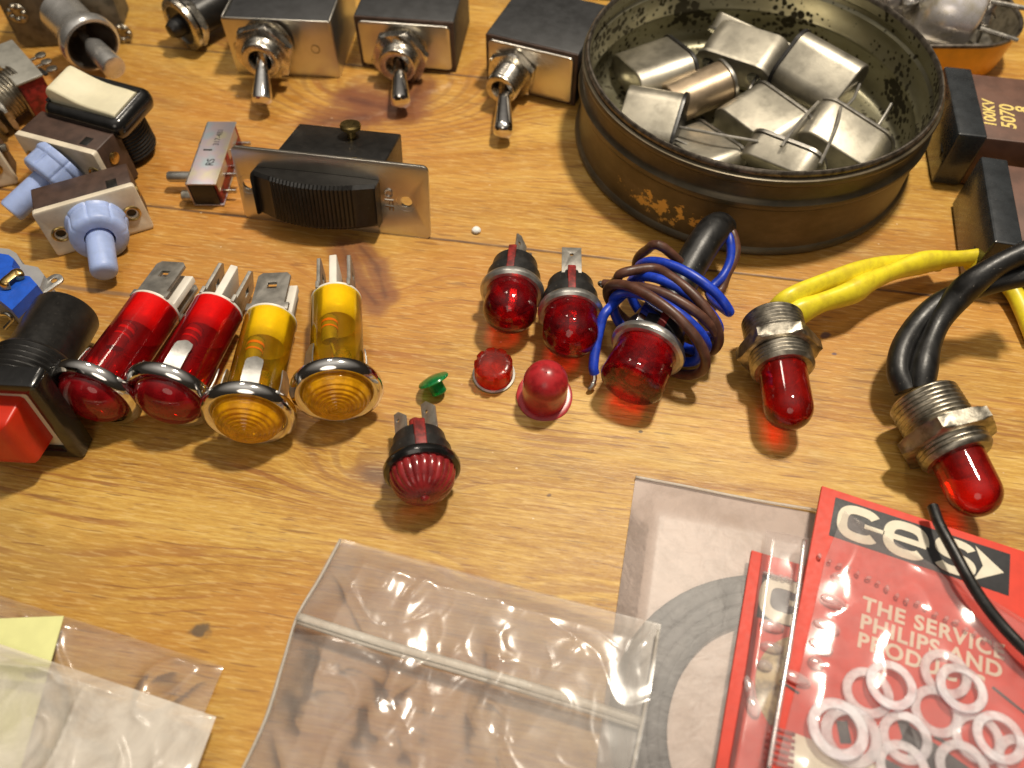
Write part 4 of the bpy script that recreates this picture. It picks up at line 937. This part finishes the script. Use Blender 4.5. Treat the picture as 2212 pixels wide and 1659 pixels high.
part('disc', lathe(new(), [(.0, .30), (.02, .31), (.05, .29), (.09, .16), (.10, .01)], 40), MT['green'], t)
part('stem', lathe(new(), [(.01, .15), (-.10, .145), (-.24, .15), (-.27, .12), (-.275, .01)], 32), MT['green'], t)
bm = new(); bmesh.ops.create_icosphere(bm, subdivisions=3, radius=.10)
for v in bm.verts: v.co *= 1+random.uniform(-.12, .12); v.co.z *= .6
o = part('white_crumb', bm, MT['wax'], ang=80); o.location = P(1029, 497, .05); props(o, 'tiny white crumb on the wood below the slide switch plate', 'crumb')

# ------------------------------------------------------------------ lamp holders with sleeved leads
cL = crop(2800, 950, 1.4424)
def holder(label, pb, pf, tip, nut_f, r, nr, rot, sleeves, mname, extra=None, nt_=.26):
    F = axis_frame(pb, pf); L = (pf-pb).length; Fi = F.inverted()
    t = thing('lamp_holder', label, 'lamp holder', F, 'threaded lamp holders with sleeved leads')
    part('bush', lathe(new(), [(-.02, r*.72), (0, r-.05)]+thread(0, L-.03, r, .085, .03)+[(L, r-.06), (L, .42), (L-.15, .40)], 56, cap=False), MT['nickel_dull'], t)
    part('nut', hexnut(new(), nr, L*nut_f-nt_/2, L*nut_f+nt_/2, rot=rot), MT['nickel_dull'], t)
    p1 = Fi @ tip; p0 = Vector((0, 0, L-.2)); ll = (p1-p0).length; rl = .43
    part('lamp', lathe(new(), [(0, rl), (ll-rl, rl)]+[(ll-rl+rl*math.sin(R(a)), rl*math.cos(R(a))) for a in range(10, 90, 8)]+[(ll, .01)], 48, align(p0, p1)), MT['redled'], t)
    part('lamp_core', lathe(new(), [(0, .2), (.5, .18), (.6, .1), (.62, .02)], 16, align(p0, p1)), MT['redphen'], t)
    for nm, pts, rr, fl in sleeves:
        part(nm, tube(new(), [Fi @ q for q in pts], rr, 20, flat=fl), MT[mname], t)
    return t
holder('threaded metal lamp holder with red lamp and yellow sleeved leads', P(1667, 692, .72), P(1692, 802, .74), P(1710, 924, .72), .60, .575, .67, 14,
       [('yellow_sleeve', [cL(370, 390, .7), cL(440, 330, .95), cL(560, 265, 1.0), cL(720, 205, 1.0), cL(860, 165, .9), cL(1000, 130, .75), cL(1150, 118, .6), cL(1300, 120, .45)], lambda f: .22-.04*f+.02*math.sin(f*14), .72),
        ('yellow_sleeve', [cL(440, 430, .7), cL(520, 395, .8), cL(640, 345, .85), cL(800, 290, .85), cL(900, 232, .85), cL(1060, 162, .8), cL(1200, 122, .75), cL(1360, 102, .7), cL(1520, 92, .65)], lambda f: .28-.07*f+.035*math.sin(f*19), .72),
        ('yellow_sleeve', [cL(1470, 120, .6), cL(1545, 135, .5), cL(1640, 200, .35), cL(1720, 290, .3), cL(1780, 410, .25), cL(1840, 560, .2)], .17, 1)], 'yellow_sl')
holder('threaded metal lamp holder with red lamp and black sleeved leads', P(1993, 862, .80), P(2072, 990, .80), P(2128, 1112, .80), .68, .60, .75, 4,
       [('black_sleeve', [cL(1110, 850, .7), cL(1065, 740, .8), cL(1090, 600, .9), cL(1180, 460, 1.0), cL(1310, 345, 1.2), cL(1500, 265, 1.4), cL(1680, 215, 1.6), cL(1860, 180, 1.8)], lambda f: .21, 1),
        ('black_sleeve', [cL(1185, 850, .75), cL(1205, 720, .9), cL(1235, 600, 1.0), cL(1300, 455, 1.15), cL(1400, 320, 1.4), cL(1500, 225, 1.7), cL(1640, 130, 1.95), cL(1800, 60, 2.1), cL(1950, 10, 2.2)], lambda f: .25+.035*math.sin(f*14), .88)], 'black_sl')

# ------------------------------------------------------------------ bags
def grid_sheet(rows, nx, ny, zf, wav, z0=0.0, amp=.05):
    """rows: list of (left px, right px) top to bottom; zf(u,v)->height; returns bmesh in world space"""
    bm = new(); V = []; m = len(rows)-1
    for j in range(ny+1):
        f = j/ny*m; k = min(int(f), m-1); g = f-k
        l = Vector(rows[k][0]).lerp(Vector(rows[k+1][0]), g); r = Vector(rows[k][1]).lerp(Vector(rows[k+1][1]), g)
        row = []
        for i in range(nx+1):
            q = l.lerp(r, i/nx); p = P(q.x, q.y, 0); p.z = zf(i/nx, j/ny, p); row.append(bm.verts.new(p))
        V.append(row)
    for j in range(ny):
        for i in range(nx): bm.faces.new((V[j][i], V[j+1][i], V[j+1][i+1], V[j][i+1]))
    return bm
from mathutils import noise as mn
def crease(p, s, seed=0):
    q = Vector((p.x*s, p.y*s, seed)); return 1-abs(mn.noise(q))*2.2
def wz(p, s, seed=0): return mn.noise(Vector((p.x*s, p.y*s, seed)))
def poly_h(bm, pts):                       # long thin strip between pixel points
    return bm

# clear zip bag in the middle
rows = [((735, 1167), (1422, 1361)), ((641, 1335), (1387, 1558)), ((574, 1553), (1340, 1790)), ((470, 1800), (1290, 2050))]
WR = [(870, 1240, 1.15, .22, 72, .10), (905, 1290, .5, .10, 75, .06), (1060, 1270, .6, .22, 60, .07), (1085, 1310, .5, .16, 80, .07), (750, 1405, .45, .12, 20, .05), (840, 1400, .5, .10, -20, .04),
      (855, 1480, .9, .16, 70, .09), (830, 1560, 1.0, .22, 75, .12), (880, 1600, .9, .18, 60, .10), (980, 1440, .4, .12, 80, .06), (985, 1500, .4, .14, 70, .07), (1060, 1500, .8, .12, 82, .09), (1200, 1470, .6, .15, 60, .05), (1250, 1430, .5, .2, 30, .05), (1390, 1400, .6, .12, 75, .08), (1150, 1345, .5, .12, 10, .04), (690, 1480, .8, .3, 60, .05), (1150, 1600, .9, .2, 50, .06)]
def ridges(p, WR):
    h = 0
    for (u, v, ln, wd, an, hh) in WR:
        q = P(u, v); dx, dy = p.x-q.x, p.y-q.y; c, s_ = math.cos(R(an)), math.sin(R(an))
        a_, b_ = dx*c+dy*s_, -dx*s_+dy*c; b_ += .10*math.sin(a_*4); wd *= 1.35
        g = math.exp(-(a_/ln)**2-(b_/wd)**2)
        if g > .01: h += .85*hh*g*(1+.55*mn.noise(Vector((p.x*3.2, p.y*3.2, 2)))) 
    return h
def zb(s, seed): 
    def f(u, v, p):
        edge = min(1, u*9)*min(1, v*10+.15)
        return .10+edge*(.14+.10*wz(p, .35, seed)+.012*wz(p, 1.5, seed+5)+ridges(p, WR)+.026*max(0, crease(p, .75, seed+9))**7+.012*max(0, crease(p, 1.7, seed+4))**6*max(0, min(1, .5+2*wz(p, .6, 40))))+.20*u**1.8
    return f
t = thing('zip_bag', 'empty clear zip bag lying wrinkled in the middle front', 'bag', T3(*P(1000, 1450, 0)))
Fi = t.matrix_world.inverted()
def wpart(name, bm, m, par, ang=180):
    bm.transform(par.matrix_world.inverted()); return part(name, bm, m, par, ang)
wpart('front_film', grid_sheet(rows, 190, 170, zb(1, 2), 0), MT['film'], t)
wpart('back_film', grid_sheet(rows, 60, 60, lambda u, v, p: .04+.01*wz(p, .8, 9)+.24*u**1.8, 0), MT['film'], t)
def strip(px, z, w, m, name, par, hgt=.04):
    bm = new(); pts = [P(u, v, z) for u, v in px]; tube(bm, pts, w, 10, flat=hgt/w); wpart(name, bm, m, par)
strip([(643, 1332), (820, 1388), (1000, 1440), (1200, 1500), (1388, 1560)], .36, .07, MT['seam'], 'zip_seal', t)
strip([(643, 1343), (820, 1401), (1000, 1454), (1200, 1514), (1386, 1573)], .33, .04, MT['seam'], 'zip_seal', t, .03)
strip([(735, 1167), (690, 1250), (643, 1330), (612, 1430), (574, 1553), (510, 1690)], .12, .022, MT['seam'], 'side_seam', t, .03)
strip([(1422, 1361), (1408, 1450), (1387, 1558), (1362, 1680)], .42, .02, MT['seam'], 'side_seam', t, .03)

# grey matt bag with rubber belt
t = thing('matt_bag', 'matt greyish plastic bag with a coiled rubber belt inside, left of the red cards', 'bag', T3(*P(1500, 1300, 0)))
rows = [((1373, 1031), (1900, 1140)), ((1329, 1335), (1900, 1400)), ((1290, 1640), (1900, 1700)), ((1260, 1900), (1900, 1950))]
wpart('film', grid_sheet(rows, 60, 60, lambda u, v, p: .04+min(1, u*10)*min(1, v*12)*(.23+.02*wz(p, .5, 4)+.004*wz(p, 3, 4)), 0), MT['film_grey'], t)
wpart('back_film', grid_sheet(rows, 20, 20, lambda u, v, p: .015, 0), MT_BACK, t)
wpart('edge', tube(new(), [P(1373, 1030, .07), P(1480, 1050, .07), P(1620, 1078, .07), P(1765, 1102, .07)], .025, 8), MT['seam'], t)
cc = P(1700, 1610, 0)
b_ = thing('rubber_belt', 'coil of flat grey rubber belt showing through the matt bag', 'belt', T3(cc.x, cc.y, 0))
for k, (r0, zz) in enumerate(((2.50, .01), (2.33, .04), (2.17, .01), (2.0, .04), (1.86, .01))):
    pts = [Vector((r0*math.cos(a)*(1+.015*math.sin(3*a+k)), r0*math.sin(a)*(1+.02*math.cos(2*a+k*2)), zz+.10)) for a in [2*math.pi*i/60 for i in range(61)]]
    part('coil', tube(new(), pts, .11, 8, smooth=False, cap=False, flat=.7), MT['rubber'], b_)

# red carded packets
c2 = crop(2400, 1850, 1.3554)
def card(name, label, Otl, px_right, z, wd, ht, group):
    O = P(*Otl, z); X = P(*px_right, z)-O; X.z = 0; X.normalize(); Y = ZUP.cross(X)
    F = basis(Vector((O.x, O.y, z)), X, Y, ZUP)        # y runs up the card: card spans y in [-ht, 0]
    t = thing(name, label, 'packet', F, group)
    part('card', box(new(), wd, ht, .07, T3(wd/2, -ht/2, -.07), .01), MT['card'], t)
    part('card_edge', box(new(), wd-.02, ht-.02, .05, T3(wd/2, -ht/2, -.125), .005), MT['card_edge'], t)
    return t, F
def sup(cx, cy, rx, ry, a0, a1, n=40, e=2.8):
    out = []
    for i in range(n+1):
        a = R(a0+(a1-a0)*i/n); c, s = math.cos(a), math.sin(a)
        out.append((cx+rx*math.copysign(abs(c)**(2/e), c), cy+ry*math.copysign(abs(s)**(2/e), s)))
    return out
def logo(t, M, hgt, n=3):
    """white c-e s arrow on a dark panel; unit: letter height"""
    bm = new(); k = hgt; sh = Matrix(((1, .0, 0, 0), (0, 1, 0, 0), (0, 0, 1, 0), (0, 0, 0, 1)))
    MM = M @ sh @ Matrix.Scale(k, 4)
    wv = .25
    ribbon(bm, sup(.50, .5, .42, .40, 38, 322), wv, 0, .012, MM)
    if n > 1:
        ribbon(bm, [(.62, .5), (1.10, .5)], .12, 0, .012, MM)
        ribbon(bm, sup(1.62, .5, .42, .40, 0, 322), wv, 0, .012, MM)
        ribbon(bm, [(1.10, .5), (2.10, .5)], .16, .0005, .0125, MM)
    if n > 2:
        ribbon(bm, sup(2.78, .70, .38, .20, 20, 268, 24, 2.4)[:-1]+sup(2.78, .30, .38, .20, 88, -160, 24, 2.4), .22, 0, .012, MM)
        prism(bm, [(3.22, 1.0), (3.90, .50), (3.22, .0), (3.42, .5)], 0, .012, MM)
    part('logo', bm, MT['paper_w'], t, ang=30)

tF, F = card('carded_packet', 'front red card packet with white lettering, clear bag of nylon washers over it', (1776, 1049), (2207, 1189), .62, 4.6, 5.6, 'red carded packets')
Fi = F.inverted()
def loc(x, y): 
    q = Fi @ c2(x, y, .62); return q.x, q.y
pnl = [loc(1210, 135), loc(2140, 465), loc(2130, 695), loc(1172, 330)]
x0, y0 = pnl[3]; x1, y1 = pnl[1]
pw = pnl[1][0]-pnl[0][0]; yt = (pnl[0][1]+pnl[1][1])/2; yb = yt-(pnl[0][1]-pnl[3][1]+pnl[1][1]-pnl[2][1])/2*1.0
cxp = (pnl[0][0]+pnl[3][0])/2
ph = yt-yb
part('logo_panel', box(new(), pw, ph, .004, T3(cxp+pw/2, (yt+yb)/2, .0), .001), MT['ink'], tF)
lh = ph*.84
logo(tF, T3(cxp+.04*pw, yb+ph*.08, .005) @ Matrix.Diagonal((pw*.94/(3.95*lh), 1, 1, 1)), lh)
bx, by = loc(1345, 745); sz = .325
for i, s_ in enumerate(('THE SERVICE', 'PHILIPS AND', 'PRODUCTS')):
    part('lettering', text(s_, sz, T3(bx, by-.295*i, .003), .010, .002, 1.12), MT['paper_w'], tF)
# lower printed illustration: cream panel and dark shapes
q = loc(990, 1345)
part('printed_panel', box(new(), 3.9, 2.4, .004, T3(q[0]+1.95, q[1]-1.2-.15, .0), .001), MT['paper_w'], tF)
for (x, y, w_, h_, r_) in ((1250, 1400, .16, .3, 20), (1600, 1450, .16, .55, 25), (1770, 1560, 1.1, .35, -18), (1480, 1570, .5, .12, -10), (2130, 1230, .5, .04, -25), (1780, 1450, .25, .05, -10), (960, 1160, .3, .04, -15)):
    q2 = loc(x, y); part('printed_mark', box(new(), w_, h_, .004, T3(q2[0], q2[1], .0045) @ RZ(r_), .001), MT['ink'], tF)
pl = []
# second packet behind
tB, FB = card('carded_packet', 'rear red card packet partly covered, half a white letter showing', (1624, 1188), (2040, 1310), .34, 3.2, 5.2, 'red carded packets')
FBi = FB.inverted()
def locb(x, y, z=.34):
    q = FBi @ c2(x, y, z); return q.x, q.y
a_, b_2 = locb(820, 545), locb(800, 790)
part('logo_panel', box(new(), 2.4, a_[1]-b_2[1], .004, T3(a_[0]+1.2, (a_[1]+b_2[1])/2, 0), .001), MT['ink'], tB)
logo(tB, T3(a_[0]+.02, b_2[1]+.03, .005), (a_[1]-b_2[1])*.92, 2)
q = locb(960, 1150)
part('printed_disc', lathe(new(), [(0.001, .85), (.005, .85), (.005, .01)], 48, T3(q[0]+.35, q[1], 0), cap=False), MT['felt'], tB)

# the packets' clear bags (film with heat-sealed stud rows)
def packet_film(t, F, rows, z0, seed, studs, amp=1.0):
    Fi = F.inverted()
    bm = grid_sheet(rows, 70, 70, lambda u, v, p: z0+.05+min(1, min(u, 1-u)*12, v*12)*(.07+amp*(.05*wz(p, .9, seed)+.02*wz(p, 2.0, seed)+.04*max(0, crease(p, 1.1, seed))**3)), 0)
    wpart('clear_bag', bm, MT['film_card'], t)
    for (x, y, a, b_, r_) in studs:
        bm = new(); q = c2(x, y, z0+.06); lathe(bm, [(0, 1), (.35, .97), (.7, .8), (.9, .4), (1.0, .05)], 20, T3(q.x, q.y, z0+.05) @ RZ(r_) @ Matrix.Diagonal((a, b_, .055, 1)), cap=False)
        wpart('heat_seal_stud', bm, MT['stud'], t)
def px2(x, y): return ((2400+x/1.3554)/1.8228, (1850+y/1.3554)/1.8228)
random.seed(5)
st = [(1195, 700, .20, .10, -22), (1160, 835, .21, .11, -22), (1130, 940, .19, .10, -24), (1105, 1028, .12, .09, -24), (1000, 1110, .22, .09, -24), (1240, 575, .16, .08, -20)]
st += [(1120+i*26+random.uniform(-4, 4), 455+i*13+random.uniform(-10, 10), random.uniform(.035, .055), .035, random.uniform(0, 90)) for i in range(0, 38, 2)]
packet_film(tF, F, [(px2(1180, 310), px2(2600, 1180)), (px2(1080, 560), px2(2600, 1350)), (px2(960, 1080), px2(2600, 1650)), (px2(820, 1620), px2(2600, 2100))], .62, 11, st)
st2 = [(870, 830, .19, .09, -15), (870, 945, .18, .08, -15), (830, 1040, .12, .08, -15), (750, 1170, .08, .2, 5), (770, 1260, .1, .16, 10)]
st2 += [(830+i*14, 550+i*4+random.uniform(-6, 6), .04, .03, 0) for i in range(11)]
packet_film(tB, FB, [(px2(800, 370), px2(1300, 470)), (px2(775, 560), px2(1200, 640)), (px2(700, 1080), px2(1150, 1150)), (px2(600, 1640), px2(1000, 1700))], .34, 23, st2, .2)
tfold = tube(new(), [c2(1040, 375, .74), c2(1010, 620, .74), c2(960, 960, .76), c2(900, 1300, .78), c2(850, 1600, .8)], .035, 12, flat=.6)
wpart('folded_edge', tfold, MT['stud'], tF)
# red striped reel print at the lower left
for k in range(6):
    q2 = loc(925-k*2, 1395+k*36); part('printed_mark', box(new(), .34, .06, .004, T3(q2[0], q2[1], .0055) @ RZ(4), .001), MT['redphen'], tF)

# washers
WS = [(1375, 1190, 0), (1500, 1150, 1), (1790, 1090, 0), (1875, 1168, 1), (1740, 1290, 0), (1575, 1430, 0), (1285, 1420, 0), (1215, 1385, 1), (1960, 1430, 0), (2075, 1430, 1), (1560, 1590, 0), (1880, 1590, 0), (2190, 1560, 0)]
WL = ['leftmost nylon washer of the upper overlapping pair on the red card', 'top nylon washer of the upper left overlapping pair', 'lower washer of the upper right overlapping pair, under its bluish neighbour', 'bluish nylon washer lying on top at the upper right',
      'single nylon washer with plain red card showing through its hole', 'nylon washer with a dark printed wedge showing through its hole', 'greyish washer lying under the lower left stack', 'top washer of the greyish stack at the lower left, cream print under it',
      'lower washer of the right hand overlapping pair', 'upper washer of the right hand overlapping pair', 'yellowish washer cut by the bottom edge over cream print', 'nylon washer cut by the bottom edge below the right hand pair', 'nylon washer at the lower right corner of the photo']
for (x, y, lv), lb in zip(WS, WL):
    z = .665+.06*lv; q = c2(x, y, z)
    big = 1.18 if x in (1215, 1285) else 1.0
    o = part('nylon_washer', lathe(new(), [(0, .235), (0, .34), (.010, .352), (.035, .352), (.045, .34), (.045, .235), (.035, .225), (.010, .225), (0, .235)], 56, cap=False), MT['nylon'])
    o.matrix_world = T3(*q) @ RZ(random.uniform(0, 90)) @ RX(random.uniform(-4, 4)) @ RY(3*lv) @ Matrix.Scale(big, 4)
    props(o, lb, 'washer', 'nylon washers in the front packet')

# loose black wire over the red card
bm = tube(new(), [c2(1725, 195, .95), c2(1760, 290, 1.0), c2(1830, 420, 1.05), c2(1905, 560, 1.05), c2(1985, 690, 1.0), c2(2090, 825, .95), c2(2230, 970, .95), c2(2400, 1110, .9)], .088, 12)
o = props(part('loose_wire', bm, MT['black_sl']), 'thin loose black wire lying across the red card and its white logo', 'wire')

# bag at the lower left with the yellow note
t = thing('film_bag', 'crumpled clear plastic bag in the lower left corner, frosty flap over it', 'bag', T3(*P(200, 1500, 0)))
rows = [((-120, 1250), (486, 1442)), ((-160, 1420), (443, 1545)), ((-200, 1600), (400, 1720))]
wpart('film', grid_sheet(rows, 90, 50, lambda u, v, p: .06+.10*min(1, (1-u)*14, v*14)*(1+wz(p, 1.1, 3)*.6+.9*max(0, crease(p, .9, 6))**5), 0), MT['film'], t)
rows = [((-200, 1330), (484, 1560)), ((-200, 1480), (445, 1668)), ((-200, 1700), (380, 1900))]
wpart('flap', grid_sheet(rows, 110, 90, lambda u, v, p: .38+.10*min(1, (1-u)*10, v*10)*(1+1.6*wz(p, .6, 13)+1.6*max(0, crease(p, .55, 16))**5+.35*max(0, crease(p, 1.3, 19))**6), 0), MT['film_frost'], t)
a0, a1, a2_ = P(139, 1331, .30), P(113, 1423, .30), P(0, 1298, .30)
Y = (a0-a1).normalized(); X = Y.cross(ZUP)
F = basis(a1, X, Y, ZUP)
o = part('sticky_note', box(new(), 3.2, 2.6, .02, T3(-1.6, (a0-a1).length-1.3, 0), .004), MT['note']); o.matrix_world = F
props(o, 'blank yellow paper note tucked under the frosty flap in the lower left corner', 'note')

# dark bits at the top edge
o = part('black_offcut', box(new(), .9, .6, .35, None, .05), MT['black']); o.matrix_world = T3(*P(1300, -12, 0)) @ RZ(-10)
props(o, 'dark piece just cut off by the top edge above the rightmost toggle switch', 'offcut')

# ------------------------------------------------------------------ pieces of parts go one level deeper
SUB = {'resistor_band': 'resistor', 'eyelet_dark_disc': 'eyelet', 'countersink': 'face_plate', 'logo': 'logo_panel', 'printed_mark': 'printed_panel',
       'lens_tip': 'lens', 'pin': 'base', 'glass_seal': 'base', 'metal_edge': 'cap', 'cable_slot': 'body', 'clamp_screw': 'body', 'mounting_slot': 'end_cap',
       'window': 'case', 'bore': 'bush', 'socket': 'bush', 'terminal_screw': 'body', 'spring_clip': 'bezel', 'rivet': 'housing'}
def kin(o): return o.name.split('.')[0]
for root in [o for o in COL.objects if o.parent is None and o.type == 'EMPTY']:
    ch = list(root.children)
    for c in ch:
        want = SUB.get(kin(c))
        if kin(c) == 'lettering': want = next((w for w in ('face_plate', 'case', 'body', 'card', 'envelope', 'frame') if any(kin(k) == w for k in ch)), None)
        if kin(c) == 'bare_end': want = 'blue_wire' if c.name == 'bare_end' else 'brown_wire'
        tg = [k for k in ch if kin(k) == want]
        if not tg: continue
        if len(tg) > 1:
            def mid(o): return sum((v.co for v in o.data.vertices), Vector())/max(1, len(o.data.vertices))
            m0 = mid(c); tg.sort(key=lambda k: (mid(k)-m0).length)
        c.parent = tg[0]
